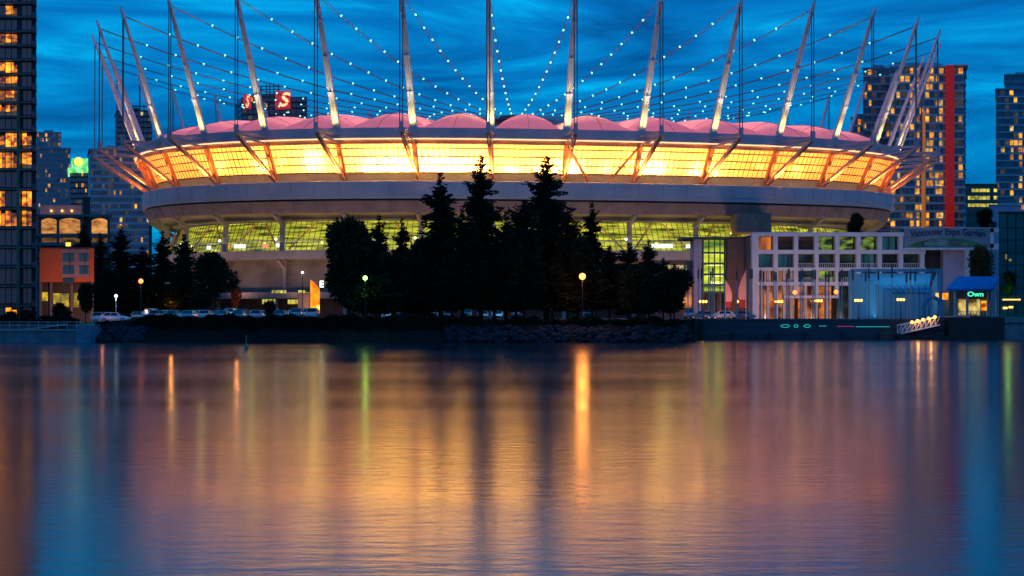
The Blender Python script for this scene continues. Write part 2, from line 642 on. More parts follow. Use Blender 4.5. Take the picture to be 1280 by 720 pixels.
# quay on the right
q = MB()
q.box(PX(858, 228), 140, 226.6, 228.0, -1.5, 3.12)
quay = q.build('quay_wall', M['quay'])
tag(quay, 'long dark quay wall under the row of poles', 'quay wall')
q = MB()
q.box(PX(858, 228), 140, 226.45, 228.1, 3.12, 3.3)
q.box(PX(858, 228), 140, 226.50, 226.598, .9, 1.05)
q.build('coping', mat('quay_coping', (.07, .085, .10), .7), quay)
q = MB()
for x in range(30, 116, 6):
    q.tube((x, 226.2, -1), (x, 226.2, 1.1), .18)
q.build('fender', M['black'], quay)
dk = MB()
x0 = PX(868, 226)
dk.tube((x0, 225.3, -1.5), (x0, 225.3, 3.3), .32, n=10)
dk.tube((x0 + 1.1, 225.4, -1.5), (x0 + 1.1, 225.4, 3.0), .3, n=10)
dk.tube((x0 - .4, 225.3, 2.2), (x0 + 1.5, 225.3, 2.2), .15)
tag(dk.build('mooring_pile', M['black']), 'pair of black mooring piles at the end of the dark quay wall', 'mooring pile')

# left seawall, ramp and railing
q = MB()
q.box(-220, PX(119, 200), 197.5, 202.0, -1.5, 1.75)
sw = q.build('seawall', M['seawall'])
tag(sw, 'low blue grey concrete seawall under the glass tower', 'seawall')
q = MB()
q.box(-220, PX(105, 200), 197.3, 202.1, 1.75, 1.9)
q.build('coping', mat('seawall_coping', (.42, .30, .30), .8), sw)
q = MB()
q.box(PX(103, 200), PX(121, 200), 196.9, 202.3, -1.5, 1.98)
q.build('end_block', mat('end_block', (.10, .20, .28), .8), sw)
tag(MB().box(-220, -60.5, 201.5, 203.5, 1.0, 2.62).build('promenade_wall', M['concrete_dark']), 'dark retaining wall behind the low seawall', 'wall')
rail = empty('guard_rail', (PX(40, 199), 199, 1.9), 'thin metal guard rail along the low blue grey seawall', 'railing')
for px in range(-60, 104, 12):
    MB().tube((PX(px, 199) - rail.location.x, 0, 0), (PX(px, 199) - rail.location.x, 0, 1.05), .03, n=5).build('post', M['steel'], rail)
q = MB()
for z in (1.05, .6):
    q.tube((PX(-60, 199) - rail.location.x, 0, z), (PX(102, 199) - rail.location.x, 0, z), .03, n=5)
q.build('handrail', M['steel'], rail)
ramp = MB()
for a, b in (((-10, 416), (82, 404.5)),):
    p0, p1 = P(a[0], a[1], 200.5), P(b[0], b[1], 200.5)
    ramp.add([p0 + Vector((0, -.5, 0)), p1 + Vector((0, -.5, 0)), p1 + Vector((0, .8, 0)), p0 + Vector((0, .8, 0)),
              p0 + Vector((0, -.5, -.25)), p1 + Vector((0, -.5, -.25)), p1 + Vector((0, .8, -.25)), p0 + Vector((0, .8, -.25))],
             [(0, 1, 2, 3), (7, 6, 5, 4), (0, 4, 5, 1), (1, 5, 6, 2), (2, 6, 7, 3), (3, 7, 4, 0)])
ramp_o = ramp.build('ramp', mat('ramp_deck', (.50, .28, .26), .8))
tag(ramp_o, 'pinkish sloping boat ramp rising along the seawall', 'ramp')

# ------------------------------------------------------------------ stadium
A_, B_, NEXP, NNOR, ROT, T0 = 115.0, 93.88, 2.651, 2.651 - .8127, .15, -.0195
SCX, SCY = .8134, 439.62
zR, zO, zT, zB = [CAMH + v for v in (46.64, 44.84, 79.75, 33.55)]
dO, dT, dB = 11.99, 12.77, 5.33
QZ = 1.59


def _sup(t):
    c, s = math.cos(t), math.sin(t)
    r = (abs(c) ** NEXP + abs(s) ** NEXP) ** (-1 / NEXP)
    return A_ * r * c, B_ * r * s


_ts = [2 * math.pi * i / 1599 for i in range(1600)]
_xy = [_sup(t) for t in _ts]
_s = [0]
for i in range(1, 1600):
    _s.append(_s[-1] + math.hypot(_xy[i][0] - _xy[i - 1][0], _xy[i][1] - _xy[i - 1][1]))
_LEN = _s[-1]


def ring(k, d=0.0, z=0.0):
    sv = (.75 * _LEN + (k + T0 * 10 - ROT / (2 * math.pi) * 36) * _LEN / 36) % _LEN
    t = float(np.interp(sv, _s, _ts))
    x, y = _sup(t)
    nx = math.copysign(abs(x / A_) ** (NNOR - 1), x) / A_
    ny = math.copysign(abs(y / B_) ** (NNOR - 1), y) / B_
    m = math.hypot(nx, ny)
    nx, ny = nx / m, ny / m
    c, s = math.cos(ROT), math.sin(ROT)
    X, Y = c * x - s * y + SCX, s * x + c * y + SCY
    NX, NY = c * nx - s * ny, s * nx + c * ny
    return Vector((X + NX * d, Y + NY * d, z + QZ * (X / A_) ** 4 * (1 if z > 20 else 0)))


def ring_fix(k, d, z):   # without the slight rise of the ring's ends
    v = ring(k, d, 0)
    return Vector((v.x, v.y, z))


stad = empty('stadium', (SCX, SCY, 3.2), 'huge oval stadium with glowing orange facade and a crown of leaning masts', 'stadium')
SO = Vector(stad.location)


class SMB(MB):
    """mesh builder that stores vertices relative to the stadium's origin"""
    def build(s, name, mats, parent=None, smooth=False, loc=None):
        s.v = [(v[0] - SO.x, v[1] - SO.y, v[2] - SO.z) for v in s.v]
        return super().build(name, mats, parent, smooth, loc)


def sweep(name, profile, m, parent=stad, k0=0, k1=36, step=.25, raised=True, smooth=False, extra=None):
    mb = SMB()
    n = int(round((k1 - k0) / step))
    closed = abs((k1 - k0) - 36) < 1e-6
    np_ = len(profile)
    cnt = n if closed else n + 1
    vs = []
    for i in range(cnt):
        k = k0 + i * step
        for d, z in profile:
            vs.append(ring(k, d, z) if raised else ring_fix(k, d, z))
    fs = []
    for i in range(n):
        a, b = i, (i + 1) % cnt
        for j in range(np_ - 1):
            fs.append((a * np_ + j, b * np_ + j, b * np_ + j + 1, a * np_ + j + 1))
    mb.add(vs, fs)
    if extra:
        extra(mb)
        m = [m, M['steel_dark']]
    return mb.build(name, m, parent, smooth)


H = CAMH
# ring girder that carries the masts
sweep('ring_girder', [(-1.5, zR - .2), (.9, zR - .2), (.9, zR - 2.7), (-1.2, zR - 2.7), (-1.2, zR - .2)], M['ringbeam'])
sweep('upper_beam', [(.1, zR - 3.2), (.1, zR - 4.1), (-.5, zR - 4.1), (-.5, zR - 3.2), (.1, zR - 3.2)], M['column'])
sweep('light_strip', [(.35, zR - 2.75), (.35, zR - 3.0), (.1, zR - 3.0)], mat('light_strip', (.8, .7, .5), .4, emit=(1, .72, .36), es=1.3, nosample=True), k0=-10, k1=10)
# ledge and broad band
def joints_a(mb):
    for i in range(-30, 31):
        mb.beam(ring(i / 3, -1.38, zB - .1), ring(i / 3, -1.38, zB - 3.35), .05, .05, mi=1)


def joints_b(mb):
    for i in range(-30, 31):
        mb.beam(ring(i / 3, -2.3, zB - 5.0), ring(i / 3, -3.55, zB - 7.6), .05, .05, mi=1)


sweep('fascia_band', [(-7.0, zB), (-1.6, zB), (-1.4, zB - .15), (-1.4, zB - 3.3), (-1.7, zB - 3.35), (-1.7, zB - 4.35), (-2.4, zB - 4.4)], M['band'], extra=joints_a)
sweep('shadow_gap', [(-2.4, zB - 4.4), (-2.9, zB - 4.4), (-2.9, zB - 4.9)], M['black'])  # shade of this recess put into a black colour
sweep('soffit', [(-2.3, zB - 4.9), (-3.6, zB - 7.6), (-3.8, zB - 7.8), (-11.5, zB - 7.9)], M['soffit'], extra=joints_b)
sweep('upper_wall', [(-11.0, zB - 7.9), (-11.0, zB - 8.8), (-10.6, zB - 8.8), (-10.6, zB - 9.2), (-12.2, zB - 9.3), (-12.2, zB - 9.9)], M['concrete'])
# concourse
zc0, zc1 = H + 16.4, zB - 9.6
sweep('deck', [(-12, H + 16.45), (-5.6, H + 16.45)], M['concrete_dark'], raised=False)
for k in range(-10, 10):
    ob = sweep('concourse_glass', [(-8.9, H + 16.5), (-12.1, H + 24.3)], M['concourse'], k0=k, k1=k + 1, raised=False)
    g = SMB()
    for j in range(0, 13):
        kk = k + j / 12
        g.beam(ring_fix(kk, -8.8, H + 16.5), ring_fix(kk, -12.0, H + 24.3), .10, .14)
    for zz in (.18, .38, .58, .78):
        for j in range(4):
            a = ring_fix(k + j / 4, -8.8 - 3.2 * zz, H + 16.5 + 7.8 * zz)
            b = ring_fix(k + (j + 1) / 4, -8.8 - 3.2 * zz, H + 16.5 + 7.8 * zz)
            g.beam(a, b, .12, .10)
    o = g.build('glazing_bars', M['steel_dark'], ob)
sweep('concourse_wall', [(-12.5, H + 16.4), (-12.6, H + 26)], M['concrete_dark'], raised=False)
sweep('parapet', [(-6.2, H + 16.6), (-5.4, H + 16.6), (-5.4, H + 14.4), (-9.2, H + 14.3)], M['concrete'], raised=False)
sweep('lower_wall', [(-9.2, H + 14.3), (-9.2, H + 5.9)], M['concrete_dark'], raised=False)
sweep('lower_ledge', [(-9.2, H + 6.0), (-4.0, H + 5.9), (-4.0, H + 4.3), (-11.5, H + 4.2)], mat('ledge_concrete', (.34, .26, .25), .8), raised=False)
sweep('ground_wall', [(-11.5, H + 4.3), (-11.5, H - 1.2)], M['brick'], raised=False)
# windscreen rail on the concourse
rl = SMB()
for i in range(-10 * 8, 10 * 8):
    k = i / 8
    rl.beam(ring_fix(k, -5.9, H + 19.0), ring_fix(k + 1 / 8, -5.9, H + 19.0), .16, .14)
    if i % 2 == 0: rl.beam(ring_fix(k, -5.9, H + 16.6), ring_fix(k, -5.9, H + 19.0), .10, .10)
rl.build('concourse_rail', M['steel'], stad)

# columns, ribs, brackets
for k in range(-9, 10):
    tang = (ring(k + .02) - ring(k - .02)).normalized()
    c = SMB()
    c.beam(ring(k, -3.2, zB - 5.4), ring(k, -3.9, zB - 7.9), .8, .5, side=tang)
    c.beam(ring(k, -3.9, zB - 7.6), ring(k, -8.2, zB - 10.5), .9, 1.3, .9, .9, side=tang)
    c.beam(ring(k, -8.0, zB - 9.6), ring_fix(k, -7.6, H + 16.4), 1.1, .9, side=tang)
    c.build('rib', M['concrete'], stad)
    c = SMB()
    c.beam(ring_fix(k, -5.8, H + 14.3), ring_fix(k, -8.6, H + 12.3), .8, .8, side=tang)
    c.beam(ring_fix(k, -8.9, H + 14.2), ring_fix(k, -8.9, H + 6.0), .9, .7, side=tang)
    c.beam(ring_fix(k, -5, H + 4.2), ring_fix(k, -5, H - 1.2), .9, .7, side=tang)
    c.build('lower_column', M['concrete'], stad)
    c = SMB()
    for a, b in ((.08, .42), (.92, .58)):
        c.beam(ring_fix(k + a, -8.3, H + 17), ring_fix(k + b, -11.3, H + 24), .35, .35)
    c.build('raking_brace', M['column'], stad)
    c = SMB()
    c.sphere(ring_fix(k - .07, -6.9, H + 19.6), .34)
    c.build('concourse_lamp', M['white_lamp'], stad)
# things glowing in the concourse (small screens)
for px, w_, mt in ((299, 14, 'screen'), (330, 8, 'screen_red'), (349, 11, 'screen'), (452, 16, 'screen'), (262, 5, 'screen'), (282, 6, 'screen_red'), (722, 14, 'screen'),
                   (828, 26, 'screen'), (786, 6, 'screen_red'), (860, 6, 'screen'), (540, 8, 'screen'), (660, 6, 'screen')):
    best = min((abs(640 + F * ring_fix(k / 20, -8.2, 0).x / ring_fix(k / 20, -8.2, 0).y - px), k / 20) for k in range(-160, 160))
    k = best[1]
    a, b = ring_fix(k, -8.3, H + 17.6), ring_fix(k, -8.3, H + 18.5)
    ww = w_ * a.y / F / 2
    s_ = SMB()
    s_.box(a.x - ww, a.x + ww, a.y - .1, a.y + .1, a.z, b.z)
    s_.build('screen', M[mt], stad)

# facade bays between the columns
def fp(k, t, off=0):
    """point on the leaning facade: t 0 at the ledge, 1 under the ring girder"""
    return ring(k, -dB * (1 - t) - .35 * t + off - .9, zB + (zR - 3.0 - zB) * t)


T_STRIP = .235
for k in range(-18, 18):
    mb = SMB()
    n, m_ = 6, 2
    vs = [fp(k + i / n, T_STRIP + (1 - T_STRIP) * j / m_) for i in range(n + 1) for j in range(m_ + 1)]
    fs = [(i * (m_ + 1) + j, (i + 1) * (m_ + 1) + j, (i + 1) * (m_ + 1) + j + 1, i * (m_ + 1) + j + 1) for i in range(n) for j in range(m_)]
    mb.add(vs, fs)
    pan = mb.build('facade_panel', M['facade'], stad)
    if not -10 <= k <= 10: continue
    mb = SMB()
    for r_ in range(0, 5):
        t = T_STRIP + (1 - T_STRIP) * r_ / 4
        for i in range(3):
            mb.beam(fp(k + i / 3, t, .12), fp(k + (i + 1) / 3, t, .12), .14, .30 if r_ else .34)
    for i in range(1, 13):
        mb.beam(fp(k + i / 13, T_STRIP, .08), fp(k + i / 13, 1, .08), .13, .10)
    mb.build('panel_seams', M['seam'], pan)
    mb = SMB()
    n = 4
    vs = [fp(k + i / n, t, .05) for i in range(n + 1) for t in (0, T_STRIP)]
    mb.add(vs, [(i * 2, i * 2 + 2, i * 2 + 3, i * 2 + 1) for i in range(n)])
    for i in range(20):
        mb.beam(fp(k + i / 20, 0, .1), fp(k + i / 20, T_STRIP, .1), .09, .09)
    mb.build('louvre_strip', mat('louvre_strip', (.50, .40, .27), .6, var=.15, emit=lin(170, 120, 64), es=.35, nosample=True), stad)  # faint glow put into this unlit strip to brighten it

sweep('inner_wall', [(-13, zB - 1), (-13, zR)], mat('inner_wall', (.7, .6, .45), .9))

sweep('gallery_ceiling', [(-.5, zR - 3.05), (-13, zR - 3.05)], MATS['inner_wall'])  # unseen baffle added so the facade lamps don't light the pillows

# columns, struts, masts, hangers, light cables
hub = Vector((SCX, SCY, H + 61.5))


def qpt(a, b, s, za, zm, zb):
    # quadratic in height, straight in plan
    c0 = za
    c2 = 2 * za + 2 * zb - 4 * zm
    c1 = zb - za - c2
    return Vector((a.x + (b.x - a.x) * s, a.y + (b.y - a.y) * s, c0 + c1 * s + c2 * s * s))


bulb = None
for k in range(-18, 18):
    tang = (ring(k + .02) - ring(k - .02)).normalized()
    Rp, Op, Tp, Bp = ring(k, 0, zR), ring(k, dO, zO), ring(k, dT, zT), ring(k, -dB, zB)
    front = -10 <= k <= 10
    # mast: two tubes that close on each other, and a chisel tip
    mm = SMB()
    d = (Tp - Rp)
    base = Rp - d * .02
    j1 = Rp + d * .93
    for sgn in (-1, 1):
        mm.tube(base + tang * sgn * .52, j1 + tang * sgn * .24, .50, .34, n=10)
    mm.beam(base, j1, .5, .5, .25, .3, side=tang)
    mm.beam(Rp + d * .91, Tp, 1.05, .75, .18, .45, side=tang)
    for q_ in (.25, .5, .75):
        mm.beam(Rp + d * q_ - d.normalized() * .2, Rp + d * q_ + d.normalized() * .2, 1.9 - q_ * .9, 1.15 - q_ * .4, side=tang)
    mast = mm.build('mast', M['steel'], stad, smooth=False)
    ap = Rp + d * .93
    mm = SMB()
    for sgn in (-1, 1):
        mm.tube(ap + tang * sgn * .36, Op + tang * sgn * .36 + Vector((0, 0, .3)), .13, n=6)
    mm.build('hanger_cable', M['cable'], stad)
    # node plate and struts
    mm = SMB()
    mm.beam(Op + Vector((0, 0, 1.6)), Op - Vector((0, 0, 1.0)), .8, 1.0, side=tang)
    for sgn in (-1, 1):
        mm.beam(Op + tang * sgn * .45, ring(k, .4, zR - 1.6) + tang * sgn * .8, .35, .6, side=tang)
        mm.beam(Op + tang * sgn * .45 - Vector((0, 0, .8)), ring(k, .1, zR - 3.6) + tang * sgn * .45, .22, .3, side=tang)
    mm.build('outrigger', M['ringbeam'], stad)
    mm = SMB()
    for sgn in (-1, 1):
        mm.beam(Op + tang * sgn * .32 - Vector((0, 0, .5)), Bp + tang * sgn * .32 + (Op - Bp).normalized() * .2, .34, .75, side=tang)
    for q_ in (.1, .3, .5, .7, .9):
        c_ = Op.lerp(Bp, q_)
        mm.beam(c_ - tang * .3, c_ + tang * .3, .3, .5)
    mm.build('raking_strut', M['strut'], stad)
    mm = SMB()
    top = ring(k, -.2, zR - 2.7)
    mm.beam(Bp, top, 1.15, .9, 1.25, 1.1, side=tang)
    mm.build('column', M['column'], stad)
    # light cable to the hub
    pts = [qpt(ap, hub, s / 14, ap.z, (H + 66.0) - 1.2, hub.z) for s in range(15)]
    mm = SMB()
    for sgn in (-1, 1):
        for a, b in zip(pts[:-1], pts[1:]):
            sc_ = .32
            mm.tube(a + tang * sgn * sc_, b + tang * sgn * sc_, .085, n=4, caps=False)
    cab = mm.build('stay_cable', M['cable'], stad)
    for i in range(13):
        s = .10 + i * .062
        c_ = qpt(ap, hub, s, ap.z, (H + 66.0) - 1.2, hub.z)
        if bulb is None:
            b_ = MB().sphere((0, 0, 0), .27, 8, 6)
            bulb = b_.build('cable_light', M['cable_lamp'], cab)
            bl = bulb
        else:
            bl = bulb.copy()
            col.objects.link(bl)
            bl.parent = cab
        bl.location = c_ - SO + Vector((0, 0, .2))
mm = SMB()
mm.tube(hub - Vector((0, 0, 4)), hub + Vector((0, 0, 1.5)), 5, n=24)
mm.build('cable_hub', M['steel_dark'], stad)

# two extra braces in the bay right of the middle
mm = SMB()
mm.beam(ring(1, -.2, zR - 4.0), ring(1.36, -4.6, zB + .2), .55, .55)
mm.build('bay_brace', M['column'], stad)
mm = SMB()
mm.beam(ring(2, -.2, zR - 3.4), ring(1.62, -4.6, zB + .2), .55, .55)
mm.build('bay_brace', M['column'], stad)

# roof: a bulging membrane pillow in every bay
for k in range(-18, 18):
    mb = SMB()
    nu, nv = 26, 14
    vs = []
    for i in range(nu + 1):
        u = i / nu * .86
        for j in range(nv + 1):
            v = j / nv
            p0 = ring(k + v, -.8, zR)
            x, y = p0.x + (hub.x - p0.x) * u, p0.y + (hub.y - p0.y) * u
            arch = 5.7 * math.sin(math.pi / 2 * min(1, u / .16)) ** .7 * (1 - u) ** .8 * math.sin(math.pi * v) ** .62 if 0 < v < 1 else 0
            vs.append((x, y, p0.z - .6 + 8.5 * u + arch))
    fs = [(i * (nv + 1) + j, i * (nv + 1) + j + 1, (i + 1) * (nv + 1) + j + 1, (i + 1) * (nv + 1) + j) for i in range(nu) for j in range(nv)]
    mb.add(vs, fs)
    pil = mb.build('roof_pillow', M['membrane'], stad, smooth=True)
    if -9 <= k <= 9:
        sm = SMB()
        for jj in (0, nv // 2, nv):
            for i in range(0, 18):
                a_, b_ = vs[i * (nv + 1) + jj], vs[(i + 1) * (nv + 1) + jj]
                sm.beam(Vector(a_) + Vector((0, 0, .03)), Vector(b_) + Vector((0, 0, .03)), .16 if jj in (0, nv) else .10, .12)
        for i in (3, 7, 12):
            for j in range(nv):
                sm.beam(Vector(vs[i * (nv + 1) + j]) + Vector((0, 0, .03)), Vector(vs[i * (nv + 1) + j + 1]) + Vector((0, 0, .03)), .09, .1)
        sm.build('membrane_seams', mat('membrane_seam', (.35, .22, .26), .8), pil)
mb = SMB()
c0 = []
for i in range(72):
    p0 = ring(i / 2, -.8, zR)
    u = .86
    c0.append((p0.x + (hub.x - p0.x) * u, p0.y + (hub.y - p0.y) * u, zR - .6 + 8.5 * u))
mb.add([(hub.x, hub.y, zR + 8.5)] + c0, [(0, 1 + i, 1 + (i + 1) % 72) for i in range(72)])
mb.build('roof_centre', M['membrane'], stad)

# lamps of the stadium
for k in range(-9, 10):
    # uplight at each mast foot
    p_ = ring(k, 3.4, zR + .2)
    l = light('mast_uplight', 'SPOT', p_, 1700, (1, .78, .26), .4, spot=R(125), blend=1)
    aim(l, ring(k, 1.2, zR + 5))
    l = light('mast_spot', 'SPOT', ring(k, 3.6, zR + .3), 9000, (1, .86, .66), .4, spot=R(34), blend=1)  # second spot added to carry the uplight higher
    aim(l, ring(k, 6.5, zR + 22))
    # uplight washing the column and the strut from the ledge
    p_ = ring(k + .12, .6, zB + .6)
    l = light('ledge_light', 'SPOT', ring(k, 1.2, zB + .3), 7500 + 900 * abs(k), (1, .34, .08), .4, spot=R(105), blend=.5)
    aim(l, ring(k, -.5, zB + 12))
    # pink lamp under the pillow
    p_ = ring(k + .5, -17, zR - 2.2)
    l = light('roof_light', 'POINT', p_, 5200 if k not in (-1, 1) else 7500, (1, .36, .32) if k not in (-1, 1) else (1, .5, .22), 1.5)
for k, e_, off in ((-2.42, 5200, .45), (-3.2, 1500, .4), (-1.66, 3800, .2), (-1.46, 4400, .2), (-1.26, 4800, .22), (-1.06, 4800, .22), (-.84, 5000, .22), (-.62, 4600, .22), (-.40, 4000, .2), (-.18, 3400, .2),
                   (.25, 2200, .15), (.62, 1900, .15), (.93, 2600, .2), (1.15, 4200, .22), (2.12, 4600, .3), (2.34, 2600, .3), (2.9, 1500, .2), (3.15, 1800, .2), (1.6, 900, .3), (-3.9, 500, .4), (4.5, 400, .4)):
    p_ = fp(k, T_STRIP + (1 - T_STRIP) * off, -1.7)
    light('facade_lamp', 'POINT', p_, e_ * 1.3, (1, .68, .22), .4)
for o in list(scene.objects):
    if o.type == 'LIGHT' and o.name.split('.')[0] in ('mast_uplight', 'mast_spot', 'ledge_light', 'roof_light', 'facade_lamp'):
        o.location = o.location - SO
        o.parent = stad

# gate with its orange glow and the white letter E
gate = empty('gate', P(388, 396, 300), 'pale gate block with a glowing orange opening beside the leftmost tall tree of the clump', 'gate')


def rel(root, mb, name, m, smooth=False):
    l = root.location
    mb.v = [(v[0] - l.x, v[1] - l.y, v[2] - l.z) for v in mb.v]
    return mb.build(name, m, root, smooth)


YG = 300
mb = MB()
mb.box(PX(372, YG), PX(386, YG), YG, YG + 4, 3, PZ(366, YG))
rel(gate, mb, 'pier', M['concrete'])
mb = MB()
x0, x1, x2 = PX(388, YG), PX(392, YG), PX(399.5, YG)
zt, zm, zb = PZ(350, YG), PZ(361, YG), 3.1
mb.add([(x0, YG - .2, zb), (x2, YG - .2, zb), (x2, YG - .2, zm), (x1, YG - .2, PZ(352, YG)), (x0, YG - .2, zt),
        (x0, YG + .2, zb), (x2, YG + .2, zb), (x2, YG + .2, zm), (x1, YG + .2, PZ(352, YG)), (x0, YG + .2, zt)],
       [(0, 1, 2, 3, 4), (9, 8, 7, 6, 5), (0, 5, 6, 1), (1, 6, 7, 2), (2, 7, 8, 3), (3, 8, 9, 4), (4, 9, 5, 0)])
rel(gate, mb, 'glowing_fin', M['gate_orange'])
light('gate_light', 'POINT', P(392, 384, YG - 4), 900, (1, .35, .05), .4)


def text(body, size, m, name, loc, parent=None, sx=1, rz=0, depth=.05, shear=0, rx=90):
    cu = bpy.data.curves.new(name, 'FONT')
    cu.body = body
    cu.size = size
    cu.extrude = depth
    cu.align_x = 'CENTER'
    cu.align_y = 'CENTER'
    cu.shear = shear
    cu.offset = size * .02
    tmp = bpy.data.objects.new('tmp', cu)
    col.objects.link(tmp)
    bpy.context.view_layer.update()
    me = bpy.data.meshes.new_from_object(tmp.evaluated_get(bpy.context.evaluated_depsgraph_get()))
    bpy.data.objects.remove(tmp)
    me.materials.clear()
    me.materials.append(m)
    me.transform(Matrix.Diagonal((sx, 1, 1, 1)))
    o = bpy.data.objects.new(name, me)
    col.objects.link(o)
    if parent:
        o.parent = parent
        o.location = Vector(loc) - parent.location
    else:
        o.location = loc
    o.rotation_euler = (R(rx), 0, R(rz))
    return o


text('E', 1.9, M['white_lamp'], 'letter', P(402, 355.5, YG - 1), gate)
# small yellow signs above the ledge, made as plain lit strips
for px, w_ in ((349, 18), (377.5, 9)):
    Y = 342
    slit = MB().box(PX(px - w_ / 2, Y), PX(px + w_ / 2, Y), Y - .3, Y, PZ(366.5, Y), PZ(362.8, Y))
    rel(stad, slit, 'lit_sign', M['yellow_slit'])
# lit openings in the ground storey
for px, w_, y0, y1 in ((336, 16, 380, 374), (371, 22, 380, 374.5)):
    Y = 348
    slit = MB().box(PX(px - w_ / 2, Y), PX(px + w_ / 2, Y), Y - .3, Y, PZ(y0, Y), PZ(y1, Y))
    rel(stad, slit, 'lit_opening', M['yellow_slit'])

# ------------------------------------------------------------------ buildings


def windows(root, rects, mats, depth=.12, cap=100, name='window'):
    """rects: (x0, x1, y_front, z0, z1, material key); the first `cap` are parts of their own"""
    for r_ in rects[:cap]:
        x0, x1, y, z0, z1, mk = r_
        mb = MB().box(x0 - (x0 + x1) / 2, x1 - (x0 + x1) / 2, -depth, .05, z0 - (z0 + z1) / 2, z1 - (z0 + z1) / 2)
        o = mb.build(name, M[mk], root)
        o.location = Vector(((x0 + x1) / 2, y, (z0 + z1) / 2)) - root.location
    rest = rects[cap:]
    if rest:
        keys = sorted(set(r_[5] for r_ in rest))
        mb = MB()
        for x0, x1, y, z0, z1, mk in rest:
            mb.box(x0, x1, y - depth, y + .05, z0, z1, keys.index(mk))
        l = root.location
        mb.v = [(v[0] - l.x, v[1] - l.y, v[2] - l.z) for v in mb.v]
        o = mb.build(name, [M[k_] for k_ in keys], root)
        o['kind'] = 'stuff'


def tower(name, label, px0, px1, pyt, Y, depth, fh, ncols, body, glass='glass_far', lit='win_far', plit=.12, slabs='slab', zbase=3.2, sub=None, zlow=None, litlist=(), balc=0, dim=.15, roof=True, seed=1):
    rnd = random.Random(seed)
    x0, x1, zt = PX(px0, Y), PX(px1, Y), PZ(pyt, Y)
    root = empty(name, ((x0 + x1) / 2, Y, zbase), label, 'building')
    rel(root, MB().box(x0, x1, Y, Y + depth, zbase, zt), 'walls', M[body])
    nf = int((zt - zbase) / fh)
    litr, darkr = [], []
    cwt = [rnd.choice((.2, .5, .8, 1.2, 2.6)) for _ in range(ncols)]
    cw = (x1 - x0) / ncols
    zl = zbase if zlow is None else zlow
    sl = MB()
    for f in range(nf):
        z0 = zt - (f + 1) * fh
        if z0 < zl: break
        sl.box(x0 - .15 - balc, x1 + .15 + balc, Y - .5 - balc, Y + depth + .1, z0 - .14, z0 + .14)
        for c in range(ncols):
            r_ = rnd.random()
            a, b = x0 + c * cw + cw * .07, x0 + (c + 1) * cw - cw * .07
            zz0, zz1 = z0 + fh * .22, z0 + fh * .88
            r_ = r_ / cwt[c] if r_ < plit * cwt[c] else (max(r_, plit) if r_ >= plit else plit + dim * .5)
            if r_ < plit:
                q_ = rnd.random() * .5 * (b - a)
                litr.append((a + (q_ if c % 2 else 0), b - (0 if c % 2 else q_), Y, zz0, zz1, lit if rnd.random() < .8 else 'win_pale'))
            elif r_ < plit + dim: darkr.append((a, b, Y, zz0, zz1, 'win_dim'))
            else: darkr.append((a, b, Y, zz0, zz1, glass))
    darkr.sort(key=lambda q_: (-q_[3] if q_[5] != 'win_dim' else -1e6 - q_[3]))
    windows(root, litr + darkr, None)
    if slabs: rel(root, sl, 'floor_slabs', M[slabs])
    if roof:
        mb = MB()
        mb.box(x0 - .6, x1 + .6, Y - .6, Y + depth + .6, zt, zt + .5)
        mb.box(x0 + (x1 - x0) * .3, x0 + (x1 - x0) * .7, Y + depth * .3, Y + depth * .7, zt + .5, zt + 3)
        rel(root, mb, 'roof', M[body])
    # side walls get plain bands of glass
    mb = MB()
    for f in range(nf):
        z0 = zt - (f + 1) * fh
        if z0 < zl: break
        for sx in (x0, x1):
            mb.box(sx - .1, sx + .1, Y + depth * .1, Y + depth * .9, z0 + fh * .22, z0 + fh * .85)
    rel(root, mb, 'side_glazing', M[glass])
    return root, x0, x1, zt


